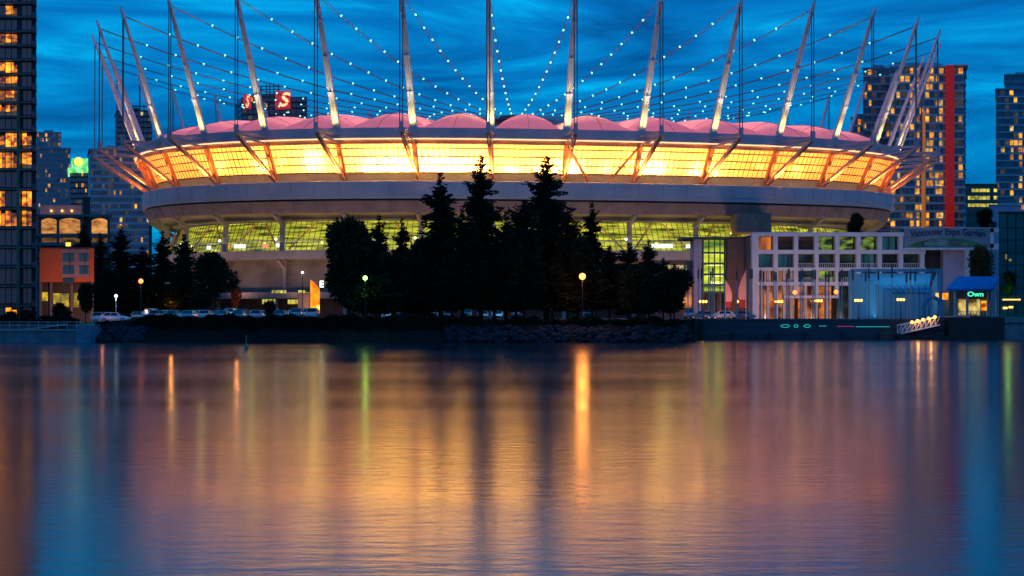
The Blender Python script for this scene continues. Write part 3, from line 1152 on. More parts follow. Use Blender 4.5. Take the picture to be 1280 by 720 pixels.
# --- near glass tower on the left
YT = 285
tx0, tx1 = PX(-70, YT), PX(41, YT)
tw = empty('glass_tower', ((tx0 + tx1) / 2, YT, 2.7), 'tall dark glass apartment tower at the water with amber lit rooms and balconies', 'building')
ztop = PZ(-60, YT)
rel(tw, MB().box(tx0, tx1, YT, YT + 30, 2.7, ztop), 'walls', M['tower_dark'])
floors = []
y = -48.
while y < 150:
    floors.append((y, y + 17.7)); y += 17.7
while y < 392:
    floors.append((y, y + 24.2)); y += 24.2
litw = [(44, 0), (77, 0), (95, 0), (112, 0), (146, 0), (170, 0), (197, 0), (246, 0), (268, 0), (388, 2), (172, 1), (198, 1), (246, 1), (268, 1), (-20, 0), (10, 2)]
rects = []
slb = MB(); bal = MB()
for (ya, yb) in floors:
    za, zb_ = PZ(yb, YT), PZ(ya, YT)
    slb.box(tx0 - .2, tx1 + .1, YT - 1.2, YT + 30, za - .16, za + .16)
    bal.box(tx1 - .2, PX(47, YT), YT - .6, YT + 3.2, za - .16, za + .16)
    bal.box(PX(46.4, YT), PX(47, YT), YT - .6, YT + 3.2, za + .16, za + 1.1)
    bal.box(PX(41, YT) + .05, PX(46.6, YT), YT - .62, YT - .55, za + .16, za + 1.1)
    for (xa, xb, cidx) in ((-64, -48, 3), (-46, -30, 4), (-28, -12, 3), (-10, 6.5, 0), (7.5, 21.5, 2), (28, 39.5, 1)):
        lit = any(ya < yy <= yb and (cc == cidx or (cc == 0 and cidx == 2 and yy not in (388, 246))) for yy, cc in litw) or (cidx in (3, 4) and random.random() < .25)
        if lit:
            cut = random.uniform(.35, .8)
            xm = xa + (xb - xa) * cut
            z_lo = za + .5 + random.choice((0, .35, .7))
            rects.append((PX(xa, YT), PX(xm, YT) - .08, YT - .02, z_lo, zb_ - .4, 'win_warm'))
            rects.append((PX(xm, YT), PX(xb, YT), YT - .02, z_lo, zb_ - random.choice((.4, .9)), random.choice(('win_warm', 'win_amber', 'win_amber'))))
            if z_lo > za + .6: rects.append((PX(xa, YT), PX(xb, YT), YT - .02, za + .4, z_lo - .08, 'win_dim'))
        else:
            rects.append((PX(xa, YT), PX(xb, YT), YT - .02, za + .5, zb_ - .35, 'glass_blue'))
rects.sort(key=lambda r_: (not r_[5].startswith('win'), -r_[0]))
windows(tw, rects, None)
rel(tw, slb, 'floor_slabs', mat('tower_slab_edge', (.09, .11, .12), .6))
rel(tw, MB().box(tx1 + .02, PX(45.5, YT), YT + .3, YT + 29, 2.7, ztop - .5), 'corner_recess', M['tower_dark'])
rel(tw, bal, 'balconies', mat('balcony_metal', (.13, .09, .10), .6))
rel(tw, MB().box(PX(23.5, YT), PX(27, YT), YT - 1.3, YT + .2, 2.7, PZ(108, YT)), 'green_pilaster', mat('green_pilaster', (.05, .13, .08), .6, var=.5))  # green light falling on it is put into its colour
mb = MB()
for (ya, yb) in floors:
    za, zb_ = PZ(yb, YT), PZ(ya, YT)
    for px in (-1, 7, 14.5, 34):
        mb.box(PX(px, YT) - .05, PX(px, YT) + .05, YT - .24, YT - .15, za + .3, zb_ - .3)
rel(tw, mb, 'mullions', M['black'])
rel(tw, MB().box(tx0 - .5, tx1 + .5, YT - 1, YT + 31, ztop, ztop + .6), 'roof', M['tower_dark'])

# --- far towers on the left
tower('apartment_tower', 'blue apartment tower with stepped crown right behind the near glass tower', 44, 88, 186, 900, 30, 3.2, 14, 'tower_blue', plit=.06, slabs=None, zlow=60, seed=3)
t_, a_, b_, z_ = tower('stepped_tower', 'far blue tower with a slanting stepped top of amber windows', 46, 76, 166, 930, 30, 3.2, 9, 'tower_blue', plit=.15, slabs=None, zlow=90, seed=5)
for i, (pa, pt) in enumerate(((46, 160), (48, 158.5))):
    pass
t_, a_, b_, z_ = tower('green_crowned_tower', 'dark teal tower with a glowing green crown and yellow dome', 88, 112, 215, 820, 24, 3.2, 7, 'tower_dark', plit=.22, slabs=None, zlow=50, roof=False, seed=8)
mb = MB()
mb.box(PX(86, 820), PX(113, 820), 818, 844, PZ(216, 820), PZ(210, 820))
mb.box(PX(90, 820), PX(110, 820), 820, 842, PZ(210, 820), PZ(198, 820))
rel(t_, mb, 'crown', M['green_crown'])
mb = MB().sphere((PX(98.5, 820), 819.5, PZ(202, 820)), 2.6, 14, 10)
rel(t_, mb, 'dome', M['yellow_dome'], True)
tower('grey_tower', 'grey apartment block behind the left end of the stadium ring', 113, 186, 187, 640, 30, 3.1, 20, 'tower_grey', plit=.03, slabs=None, zlow=30, dim=.25, seed=11)
t_, *_ = tower('unfinished_tower', 'dark slim tower with rooftop frames behind the leftmost masts', 147, 190, 139, 800, 26, 3.2, 8, 'tower_dark', plit=.04, slabs=None, zlow=95, dim=.05, seed=12)
mb = MB()
for px in (166, 170, 175, 180, 186):
    mb.tube(P(px, 139, 800), P(px, 131, 800), .3)
mb.tube(P(164, 133, 800), P(188, 133, 800), .35)
rel(t_, mb, 'roof_frame', M['steel_dark'])
t_, *_ = tower('round_tower', 'dark far tower capped by red lit signs with a curving letter', 303, 384, 121, 760, 28, 3.3, 12, 'tower_dark', plit=.06, slabs=None, zlow=95, dim=.1, roof=False, seed=21)
mb = MB()
mb.box(PX(318, 760), PX(346, 760), 764, 784, PZ(121, 760), PZ(116, 760))
for px in (325, 329, 334, 341, 345, 350, 356):
    mb.tube(P(px, 118, 770), P(px, 104 + (px % 5), 770), .3)
for yy in (112, 108):
    mb.tube(P(323, yy, 770), P(358, yy, 770), .25)
rel(t_, mb, 'roof_frame', M['steel_dark'])
mb = MB().box(PX(345, 760), PX(363.5, 760), 757.5, 759.5, PZ(137, 760), PZ(114.5, 760))
rel(t_, mb, 'sign_panel', M['logo_red'])
text('S', 10.5, M['logo_glow'], 'sign_letter', (PX(354.5, 760), 757.2, PZ(126.2, 760)), t_, sx=1.0, shear=.35, depth=.1)
mb = MB().box(PX(305, 760), PX(314.5, 760), 757.5, 759.5, PZ(137, 760), PZ(119, 760))
rel(t_, mb, 'sign_panel', M['logo_red'])
text('S', 9.5, M['logo_glow'], 'sign_letter', (PX(310, 760), 757.2, PZ(128.3, 760)), t_, sx=.38, shear=.35, depth=.1)
# low block far right behind the roof
tower('low_far_block', 'low dark far block just over the right part of the pink roof', 950, 1000, 162, 900, 26, 3.4, 9, 'tower_dark', plit=.02, slabs=None, zlow=100, seed=31)

# --- towers on the right
YR = 560
t_, *_ = tower('tall_apartment_tower', 'tall apartment tower with a bright red vertical strip and amber windows', 1113, 1204, 84, YR, 28, 3.25, 15, 'tower_grey', plit=.22, zlow=20, dim=.25, balc=.2, seed=41)
rel(t_, MB().box(PX(1181, YR), PX(1191.5, YR), YR - 1.6, YR + .2, 3.2, PZ(82, YR)), 'red_strip', M['red_wall'])
rel(t_, MB().box(PX(1151.5, YR), PX(1155.5, YR), YR - 1.4, YR + .2, 3.2, PZ(140, YR)), 'orange_strip', M['orange_strip'])
rel(t_, MB().box(PX(1117, YR), PX(1172, YR), YR + 4, YR + 20, PZ(84, YR), PZ(76, YR)), 'penthouse', M['tower_grey'])
rel(t_, MB().box(PX(1190, YR), PX(1208, YR), YR - 2.4, YR + 10, PZ(83, YR), PZ(81.5, YR)), 'canopy_slab', M['slab'])
tower('slim_tower', 'slimmer blue tower wing beside the tower with the red strip', 1079, 1112, 86, YR + 25, 24, 3.25, 6, 'tower_blue', plit=.05, zlow=20, dim=.2, seed=44)
tower('low_wing', 'low blue apartment wing between the rear masts and the tall towers', 1064, 1080, 148, YR + 30, 24, 3.25, 4, 'tower_blue', plit=.1, zlow=20, dim=.2, seed=45)
tower('far_right_tower', 'blue glass apartment tower at the edge of the photo with a pink lit window', 1245, 1300, 112, 620, 30, 3.2, 10, 'tower_blue', plit=.16, zlow=20, dim=.2, seed=47)
tower('far_right_rear_tower', 'pale blue plain tower rising behind the edge tower', 1256, 1300, 94, 680, 30, 3.2, 7, 'tower_blue', plit=.0, slabs=None, zlow=20, dim=.1, seed=48)
Y = 520
ofc = empty('office_block', P(1226, 290, Y), 'dark green office block with three rows of bright yellow windows', 'building')
rel(ofc, MB().box(PX(1207, Y), PX(1247, Y), Y, Y + 25, 3.2, PZ(231, Y)), 'walls', mat('green_office', (.02, .09, .08), .5))
rel(ofc, MB().box(PX(1206, Y), PX(1247, Y), Y - .4, Y + 25, PZ(231, Y), PZ(229.8, Y)), 'roof', M['tower_dark'])
rects = []
for row, (ya, yb) in enumerate(((236, 240), (245, 249.5), (254.5, 258.5), (266, 270), (277, 281))):
    for c in range(8):
        xa = 1210 + c * 4.6
        litq = row < 3 and random.random() < .85
        rects.append((PX(xa, Y), PX(xa + 4.0, Y), Y, PZ(yb, Y), PZ(ya, Y), 'office_lit' if litq else 'glass_dark'))
M['office_lit'] = lit_mat('office_lit', lin(120, 120, 20), lin(250, 225, 90), 1.0, .5, rand=.6)
windows(ofc, rects, None)
rel(ofc, MB(), 'x', M['black']) if False else None
Y = 330
bx_ = MB().box(PX(1236, Y), PX(1276, Y), Y, Y + 12, 3.2, PZ(256.5, Y))
rel_o = empty('lilac_block', P(1255, 390, Y), 'plain lilac box building behind the teal glass block', 'building')
rel(rel_o, bx_, 'walls', M['lilac'])
rel(rel_o, MB().box(PX(1235.6, Y), PX(1276.4, Y), Y - .3, Y + 12.3, PZ(256.5, Y), PZ(255.6, Y)), 'roof', M['white'])

# --- left middle: open deck hall and the orange house
Y = 330
gar = empty('parkade', P(95, 390, Y), 'open decked hall with warm lit arches above the orange house', 'building')
x0, x1 = PX(46, Y), PX(138, Y)
rel(gar, MB().box(x0, x1, Y + 6, Y + 26, 3, PZ(272, Y)), 'walls', M['concrete_dark'])
mb = MB()
for ya, yb in ((268, 271), (292, 296), (303, 307), (318, 322)):
    mb.box(x0 - .5, x1 + .5, Y - .3, Y + 8, PZ(yb, Y), PZ(ya, Y))
rel(gar, mb, 'floor_slabs', M['concrete'])
mb = MB()
for px in (50, 72.5, 102, 113, 136):
    mb.box(PX(px, Y) - .3, PX(px, Y) + .3, Y - .1, Y + .5, 3, PZ(268, Y))
rel(gar, mb, 'columns', M['concrete_dark'])
for (pa, pb) in ((51, 72), (73, 102), (114, 135)):
    mb = MB().box(PX(pa, Y), PX(pb, Y), Y + 4, Y + 4.2, PZ(292, Y), PZ(271, Y))
    rel(gar, mb, 'lit_bay', M['garage'])
    # arch over the bay
    mb = MB()
    n = 12
    xa, xb = PX(pa, Y), PX(pb, Y)
    vs = []
    for i in range(n + 1):
        t = i / n
        xx = xa + (xb - xa) * t
        vs += [(xx, Y + .4, PZ(271, Y)), (xx, Y + .4, PZ(277 - 4.5 * math.sin(math.pi * t) ** .6, Y))]
    mb.add(vs, [(2 * i, 2 * i + 1, 2 * i + 3, 2 * i + 2) for i in range(n)])
    rel(gar, mb, 'arch', M['concrete'])
for (pa, pb) in ((52, 100), (104, 135)):
    mb = MB().box(PX(pa, Y), PX(pb, Y), Y + 4, Y + 4.2, PZ(303, Y), PZ(296, Y))
    rel(gar, mb, 'dim_bay', lit_mat('dim_deck', lin(30, 24, 20), lin(140, 96, 60), .8, .5, 1, 2, rand=.1))
mb = MB().box(PX(50, Y), PX(102, Y), Y + 1, Y + 10, PZ(268, Y), PZ(256, Y))
rel(gar, mb, 'attic', mat('attic_panel', (.45, .36, .36), .7, emit=lin(140, 90, 80), es=.25, nosample=True))
for px in (65.5, 79, 91):
    rel(gar, MB().sphere(P(px, 263.5, Y + .8), .24), 'lamp', M['warm_lamp'])
rel(gar, MB().box(PX(104, Y), PX(113, Y), Y + .6, Y + 6, PZ(300, Y), PZ(246, Y)), 'stair_tower', M['brick'])
rel(gar, MB().box(PX(83, Y), PX(89, Y), Y - .5, Y - .35, PZ(308, Y), PZ(303, Y)), 'yellow_sign', M['yellow_dome'])

Y = 262
hs = empty('orange_house', P(84, 398, Y), 'orange clad house front with two rows of windows over a dark ground floor', 'building')
x0, x1 = PX(50, Y), PX(117.5, Y)
rel(hs, MB().box(x0, x1, Y, Y + 14, PZ(352.5, Y), PZ(310.5, Y)), 'upper_storeys', M['orange_wall'])
rel(hs, MB().box(PX(52, Y), PX(116, Y), Y + 1.6, Y + 13, 2.6, PZ(352.5, Y)), 'ground_floor', mat('dark_ground_floor', (.06, .035, .03), .8))
rel(hs, MB().box(x0 - .3, x1 + .3, Y - .3, Y + 14.3, PZ(310.5, Y), PZ(309.6, Y)), 'roof', M['slate'])
rel(hs, MB().box(PX(77.5, Y), PX(112, Y), Y - .12, Y, PZ(347, Y), PZ(311.5, Y)), 'window_surround', mat('pink_panel', (.34, .16, .15), .7))
rects = []
for ya, yb in ((317, 327), (332, 342.5)):
    for xa, xb in ((79, 93), (99.5, 111)):
        rects.append((PX(xa, Y), PX(xb, Y), Y - .12, PZ(yb, Y), PZ(ya, Y), 'glass_blue'))
rects.append((PX(79, Y), PX(93, Y), Y - .12, PZ(354.5, Y), PZ(348, Y), 'glass_dark'))
for xa, xb, ya, yb in ((51.5, 60, 365, 376), (67, 76, 366.5, 380), (76.8, 86.5, 366.5, 383), (92.5, 99, 366, 384)):
    rects.append((PX(xa, Y), PX(xb, Y), Y + 1.6, PZ(yb, Y), PZ(ya, Y), 'house_lit'))
M['house_lit'] = lit_mat('house_lit', lin(60, 60, 10), lin(230, 190, 40), .9, .8, 1, 1, rand=.3)
windows(hs, rects, None)
mb = MB()
for xa, xb in ((79, 93), (99.5, 111)):
    xm = xa + (xb - xa) * .62
    mb.box(PX(xm, Y) - .05, PX(xm, Y) + .05, Y - .3, Y - .22, PZ(342.5, Y), PZ(317, Y))
rel(hs, mb, 'mullions', M['black'])
for px in (51, 64, 90, 115.5):
    rel(hs, MB().box(PX(px, Y) - .25, PX(px, Y) + .25, Y + .3, Y + .8, 2.6, PZ(352.5, Y)), 'column', M['brick'])

# --- right: plaza frame building with the banner
Y = 285
pz = empty('plaza_building', P(1090, 392, Y), 'pale gridded concrete plaza building with square openings and an arched banner', 'building')
zt = PZ(291, Y)
mb = MB()
cols_px = [943.5, 969, 994.5, 1020, 1046, 1072.5, 1099, 1125.5, 1152]
for i, px in enumerate(cols_px):
    zb0 = PZ(372, Y) if px < 1050 and i else 3.2
    wv = 2.6 if i else 4.0
    mb.box(PX(px - wv, Y), PX(px + wv, Y), Y - .6, Y + 1.0, 3.2 if i in (0, 5, 6, 7, 8) else PZ(373, Y), zt)
rel(pz, mb, 'frame_columns', M['white'])
mb = MB()
for ya, yb in ((291, 295.5), (312.5, 317.5), (334.5, 338.5), (352.5, 357)):
    x1 = 1156 if ya < 300 else (1156 if ya < 340 else 1130)
    mb.box(PX(944, Y), PX(x1, Y), Y - .55, Y + .95, PZ(yb, Y), PZ(ya, Y))
rel(pz, mb, 'frame_beams', M['white'])
rel(pz, MB().box(PX(944, Y), PX(1246, Y), Y + 8, Y + 25, 3.2, PZ(294, Y)), 'rear_wall', mat('plaza_rear', (.10, .09, .10), .8))
rel(pz, MB().box(PX(944, Y), PX(1246, Y), Y - .5, Y + 25, PZ(292, Y), PZ(290.4, Y)), 'roof', M['white'])
mats_row = {0: ['win_peach', 'brown', 'brown', 'bay_green', 'bay_green', 'bay_green', 'bay_teal'], 1: ['bay_teal', 'bay_teal', 'bay_dark', 'bay_dark', 'bay_dark', 'bay_teal', 'bay_dark', 'bay_dark'],
            2: ['bay_peach', 'bay_peach', 'bay_dark', 'bay_green', 'bay_dark', 'bay_dark', 'bay_dark']}
M['win_peach'] = lit_mat('bay_peach_lit', lin(60, 30, 22), lin(240, 130, 50), .9, .35, 1.5, .2, rand=.1)
M['bay_peach'] = lit_mat('bay_peach', lin(45, 28, 22), lin(200, 130, 96), .8, .5, 2.2, .1, rand=.1)
M['brown'] = M['brick']
M['bay_green'] = lit_mat('bay_green', lin(20, 28, 18), lin(150, 180, 60), .8, .45, 1, 2, lo=.42, hi=.72, rand=.3)
M['bay_teal'] = lit_mat('bay_teal', lin(10, 34, 44), lin(40, 86, 100), .6, .5, 2.5, .2, rand=.2)
M['bay_dark'] = lit_mat('bay_dark', lin(6, 14, 16), lin(40, 60, 44), .7, .4, 1, 1, lo=.45, hi=.7, rand=.3)
rowy = [(295.5, 312.5), (317.5, 334.5), (338.5, 352.5)]
for r_, (ya, yb) in enumerate(rowy):
    for c in range(8):
        if r_ == 0 and c == 7: continue
        if r_ == 2 and c >= 7: continue
        keyl = mats_row[r_]
        mk = keyl[min(c, len(keyl) - 1)]
        xa, xb = cols_px[c] + 2.6, cols_px[c + 1] - 2.6
        rel(pz, MB().box(PX(xa, Y), PX(xb, Y), Y + 2.5, Y + 2.7, PZ(yb, Y), PZ(ya, Y)), 'window', M[mk])
        if r_ > 0 and c > 1:
            rl_ = MB()
            rl_.box(PX(xa, Y), PX(xb, Y), Y - .2, Y - .1, PZ(yb - 5.5, Y), PZ(yb - 5, Y))
            for i in range(9):
                xx = PX(xa + (xb - xa) * i / 8, Y)
                rl_.box(xx - .04, xx + .04, Y - .2, Y - .1, PZ(yb, Y), PZ(yb - 5.3, Y))
            rel(pz, rl_, 'balcony_rail', M['steel'])
# ground level glow under the frame
for xa, xb, mk in ((948, 1000, 'warm_ground'), (1004, 1046, 'warm_ground'), (1052, 1072, 'bay_dark')):
    M.setdefault('warm_ground', lit_mat('warm_ground', lin(60, 26, 14), lin(235, 130, 44), .8, .28, 1.4, 1.4, rand=.1))
    rel(pz, MB().box(PX(xa, Y), PX(xb, Y), Y + 5, Y + 5.2, 3.2, PZ(357.5, Y)), 'lit_hall', M[mk])
mb = MB()
for px in (951, 960, 971, 980, 989, 1007, 1021, 1033):
    mb.box(PX(px, Y), PX(px + 3, Y), Y + 1, Y + 2, 3.2, PZ(338 if px < 1000 else 357, Y))
rel(pz, mb, 'inner_pillars', M['white'])
rel(pz, MB().box(PX(978, Y), PX(1046, Y), Y - 2, Y + 1, PZ(373, Y), PZ(369.5, Y)), 'canopy', M['white'])
# banner panel
mb = MB()
mb.box(PX(1129, Y), PX(1236, Y), Y - .9, Y - .62, PZ(310, Y), PZ(285.5, Y))
rel(pz, mb, 'banner_board', M['banner_grey'])
mb = MB()
n = 24
vs = []
for i in range(n + 1):
    t = i / n
    px = 1131 + 102 * t
    vs += [(PX(px, Y), Y - .93, PZ(309, Y)), (PX(px, Y), Y - .93, PZ(309.2 - 11.5 * math.sin(math.pi * t) ** .75, Y))]
mb.add(vs, [(2 * i, 2 * i + 2, 2 * i + 3, 2 * i + 1) for i in range(n)])
rel(pz, mb, 'banner_hill', M['banner_green'])
mb = MB()
vs = []
for i in range(n + 1):
    t = i / n
    px = 1153 + 55 * t
    vs += [(PX(px, Y), Y - .95, PZ(307.5, Y)), (PX(px, Y), Y - .95, PZ(306.5 - 7.0 * math.sin(math.pi * t) ** .4, Y))]
mb.add(vs, [(2 * i, 2 * i + 2, 2 * i + 3, 2 * i + 1) for i in range(n)])
rel(pz, mb, 'banner_picture', mat('banner_pic', (.12, .20, .20), .8, var=.6, scale=.4))
words = 'Vancouver Expo Garden'
xs_ = [1137 + 94 * (i + .5) / len(words) for i in range(len(words))]
bt = text(words, 1.02, M['text_blue'], 'banner_text', (PX(1183, Y), Y - .97, PZ(292, Y)), pz, depth=.01)
wd = max(v.co.x for v in bt.data.vertices) - min(v.co.x for v in bt.data.vertices)
sc_ = (PX(1229, Y) - PX(1136, Y)) / wd
for v in bt.data.vertices:
    v.co.x *= sc_
    v.co.y *= 1.9
    v.co.y += .55 * (1 - (v.co.x / 8.0) ** 2) - .25
mb = MB()
mb.box(PX(1128, Y), PX(1246, Y), Y - 1.0, Y + 1, PZ(285.6, Y), PZ(284.8, Y))
mb.box(PX(1128, Y), PX(1246, Y), Y - 1.0, Y + 1, PZ(312.5, Y), PZ(310, Y))
mb.box(PX(1236, Y), PX(1240.5, Y), Y - .9, Y + .9, PZ(312, Y), PZ(285, Y))
mb.box(PX(1205, Y), PX(1210.5, Y), Y - .9, Y + .9, 3.2, PZ(312, Y))
mb.box(PX(1236, Y), PX(1248, Y), Y - .9, Y + .9, PZ(290.5, Y), PZ(285.6, Y))
mb.box(PX(1236, Y), PX(1248, Y), Y - .9, Y + .9, PZ(310, Y), PZ(305, Y))
rel(pz, mb, 'banner_frame', M['white'])
rel(pz, MB().box(PX(1181, Y), PX(1205, Y), Y + 1, Y + 3, 3.2, PZ(312.5, Y)), 'grey_wall', M['lilac'])

# stair tower and brown block
Y = 300
st = empty('stair_tower', P(893, 393, Y), 'glazed stair tower glowing yellow green beside the brown block', 'building')
rel(st, MB().box(PX(878, Y), PX(908, Y), Y + 3, Y + 12, 3.2, PZ(297, Y)), 'core', M['concrete_dark'])
rel(st, MB().box(PX(880, Y), PX(905, Y), Y + .3, Y + .5, PZ(364, Y), PZ(300, Y)), 'lit_glazing', M['stair_green'])
mb = MB()
for yy in (298, 316, 329.5, 343, 356, 365):
    mb.box(PX(878, Y), PX(908, Y), Y - .3, Y + 3, PZ(yy, Y) - .25, PZ(yy, Y) + .2)
for px in (879, 886, 893, 900, 907):
    mb.box(PX(px, Y) - .12, PX(px, Y) + .12, Y - .2, Y + .1, 3.2, PZ(298, Y))
rel(st, mb, 'frame', mat('green_frame', (.06, .16, .11), .5))
for yy, xa, xb in ((316.5, 880, 900), (331, 884, 903), (344.5, 884, 903), (353.5, 888, 902)):
    rel(st, MB().box(PX(xa, Y), PX(xb, Y), Y - .05, Y + .2, PZ(yy + 1.2, Y), PZ(yy - 1.4, Y)), 'strip_light', mat('strip_light', (.8, .8, .5), .4, emit=(.95, 1, .22), es=1.6, nosample=True))
bb = empty('brown_block', P(925, 393, Y), 'plain dark brown block between the green stair tower and the gridded building', 'building')
rel(bb, MB().box(PX(908.5, Y), PX(940.5, Y), Y - 1, Y + 14, 3.2, PZ(298, Y)), 'walls', M['brick'])
rel(bb, MB().box(PX(908, Y), PX(941, Y), Y - 1.4, Y + 14.3, PZ(298, Y), PZ(296.5, Y)), 'roof', M['tower_dark'])
pl = empty('lilac_pier', P(872, 393, Y), 'pale lilac slab pier left of the green stair tower', 'pier')
rel(pl, MB().box(PX(867, Y), PX(877, Y), Y - .5, Y + 6, 3.2, PZ(299, Y)), 'shaft', M['lilac'])
rel(pl, MB().box(PX(852, Y), PX(908, Y), Y - 1.2, Y + 8, PZ(299, Y), PZ(296.4, Y)), 'awning', mat('awning', (.05, .09, .08), .6))
lh = empty('low_hall', P(850, 393, Y), 'low brown hall with a lit sign strip beside the last dark tree', 'building')
rel(lh, MB().box(PX(815, Y), PX(867, Y), Y + 2, Y + 14, 3.2, PZ(325, Y)), 'walls', M['brick'])
rel(lh, MB().box(PX(832, Y), PX(860, Y), Y + 1.6, Y + 2, PZ(339, Y), PZ(331, Y)), 'lit_window', lit_mat('hall_window', lin(30, 60, 60), lin(240, 200, 120), .9, .6, 2, 1, rand=.1))
rel(lh, MB().box(PX(838, Y), PX(866, Y), Y + 1.7, Y + 2, PZ(385, Y), PZ(352, Y)), 'warm_opening', M['warm_ground'])
rel(bb, MB().box(PX(941, Y), PX(953, Y), Y - 2, Y - 1, 3.2, PZ(365, Y)), 'poster_stand', M['brick'])
rel(bb, MB().box(PX(938.5, Y), PX(949, Y), Y - 2.3, Y - 2.1, PZ(373, Y), PZ(368.5, Y)), 'poster', M['white'])
# hanging dark box on the stadium above them
mb = SMB()
for k0_ in range(1):
    a = P(921, 290, 353); b = P(964, 266, 353)
    mb.box(a.x, b.x, 353, 364, a.z, b.z)
mb.build('plant_room', mat('plant_room', (.30, .17, .13), .8), stad)

# --- blue stage canopy
Yf, Yb = 243, 262
cn = empty('stage_canopy', P(1118, 400, Yf), 'large pale blue stage canopy with a sloping translucent roof by the quay', 'stage canopy')
fl = 3.25
A1, B1 = P(1063, 338, Yf), P(1175, 338, Yf)
A2, B2 = P(1114, 365.5, Yb), P(1161, 365.5, Yb)
mid1, mid2 = P(1072, 343, Yf + .5), P(1168, 343, Yf + .5)
mb = MB()
mb.quad(A1 + Vector((1.5, 0, -.6)), B1 + Vector((-1.5, 0, -.6)), B2, A2)
mb.quad(A1 + Vector((1.5, 0, -.5)), A2 + Vector((0, 0, .1)), B2 + Vector((0, 0, .1)), B1 + Vector((-1.5, 0, -.5)))
rel(cn, mb, 'roof_sheet', M['canopy'])
mb = MB()
mb.quad(Vector((A1.x + .4, Yf, fl)), Vector((A2.x, Yb, fl)), A2, A1 + Vector((.4, 0, 0)))
mb.quad(Vector((A2.x, Yb, fl)), Vector((B2.x, Yb, fl)), B2, A2)
mb.quad(Vector((B2.x, Yb, fl)), Vector((B1.x - .4, Yf, fl)), B1 + Vector((-.4, 0, 0)), B2)
rel(cn, mb, 'wall_sheet', M['canopy'])
mb = MB()
for t in (0, .2, .4, .6, .8, 1):
    a = Vector((A1.x, Yf, 0)).lerp(Vector((A2.x, Yb, 0)), t)
    mb.beam((a.x, a.y - .15, fl), (a.x, a.y - .15, A1.z + (A2.z - A1.z) * t), .22)
    b = Vector((B1.x, Yf, 0)).lerp(Vector((B2.x, Yb, 0)), t)
    mb.beam((b.x, b.y - .15, fl), (b.x, b.y - .15, B1.z + (B2.z - B1.z) * t), .22)
    a.z = A1.z + (A2.z - A1.z) * t - .15; b.z = a.z
    mb.beam(a, b, .16)
for t in (.12, .25, .38, .5, .62, .75, .88):
    mb.beam(A1.lerp(B1, t) - Vector((0, 0, .2)), A2.lerp(B2, t) - Vector((0, 0, .2)), .12)
    q_ = A2.lerp(B2, t)
    mb.beam((q_.x, q_.y - .12, fl), (q_.x, q_.y - .12, q_.z), .1)
rel(cn, mb, 'frame', mat('canopy_frame', (.12, .20, .26), .5))
mb = MB()
mb.beam(A1 + Vector((0, -.3, .0)), B1 + Vector((0, -.3, .0)), .6, .5)
mb.beam((A1.x, Yf - .3, fl), (A1.x, Yf - .3, A1.z), .7, .6)
mb.beam((B1.x, Yf - .3, fl), (B1.x, Yf - .3, B1.z), .5, .5)
rel(cn, mb, 'portal_frame', mat('canopy_portal', (.10, .38, .55), .5))
light('stage_light', 'AREA', (PX(1125, 250), 250, 3.6), 420, (.16, .62, 1), 8, rot=(R(180), 0, 0))  # added area lamp that brightens the canopy from its floor

# --- blue roofed kiosk
Y = 240
ks = empty('kiosk', P(1213, 397, Y), 'small pavilion with a bright blue roof and a mint neon sign', 'kiosk')
fz = PZ(395, Y)
r0, r1, r2, r3 = P(1182.5, 361, Y - 2), P(1241, 361, Y - 2), P(1250, 345.5, Y + 5), P(1197, 345.5, Y + 5)
mb = MB()
mb.add([r0, r1, r2, r3, r0 - Vector((0, 0, .35)), r1 - Vector((0, 0, .35)), r2 - Vector((0, 0, .35)), r3 - Vector((0, 0, .35))],
       [(0, 1, 2, 3), (7, 6, 5, 4), (0, 4, 5, 1), (1, 5, 6, 2), (2, 6, 7, 3), (3, 7, 4, 0)])
mb.add([r3, r2, r2 + Vector((0, 6, -2.2)), r3 + Vector((0, 6, -2.2))], [(0, 1, 2, 3)])
rel(ks, mb, 'roof', M['blue_roof'])
rel(ks, MB().box(PX(1193, Y), PX(1246, Y), Y + 3, Y + 9, fz, PZ(362, Y)), 'rear_wall', mat('kiosk_wall', (.30, .28, .20), .7))
rel(ks, MB().box(PX(1205, Y), PX(1232, Y), Y + 2.8, Y + 3, PZ(394, Y), PZ(374, Y)), 'lit_counter', lit_mat('kiosk_lit', lin(80, 60, 20), lin(250, 215, 120), .9, .7, 1, 1, rand=.1))
rel(ks, MB().box(PX(1234, Y), PX(1243, Y), Y + 2.8, Y + 3, PZ(388, Y), PZ(376, Y)), 'lit_window', M['win_warm'])
rel(ks, MB().box(PX(1178, Y), PX(1193, Y), Y + 3.5, Y + 3.8, PZ(374, Y), PZ(366, Y)), 'side_light_box', M['win_warm'])
mb = MB()
for px in (1193, 1208, 1234, 1245):
    mb.box(PX(px, Y) - .18, PX(px, Y) + .18, Y - .6, Y - .2, fz, PZ(361, Y))
rel(ks, mb, 'posts', M['steel'])
rel(ks, MB().box(PX(1205, Y), PX(1231, Y), Y - .5, Y - .2, PZ(372, Y), PZ(364, Y)), 'sign_board', M['steel_dark'])
text('Own', 1.15, M['mint_neon'], 'neon_sign', (PX(1218, Y), Y - .62, PZ(368, Y)), ks, sx=1.2, depth=.02)
mb = MB()
Yk = 229
for i in range(15):
    px = 1193 + i * 4
    mb.box(PX(px, Yk) - .03, PX(px, Yk) + .03, Yk, Yk + .08, PZ(396, Yk), PZ(389, Yk))
mb.box(PX(1192, Yk), PX(1250, Yk), Yk, Yk + .1, PZ(389.5, Yk), PZ(389, Yk))
rel(ks, mb, 'railing', M['steel'])
rel(ks, MB().box(PX(1180, 227), PX(1249, 227), 224.5, 240, -1.5, PZ(396.5, 226)), 'base', M['black'])

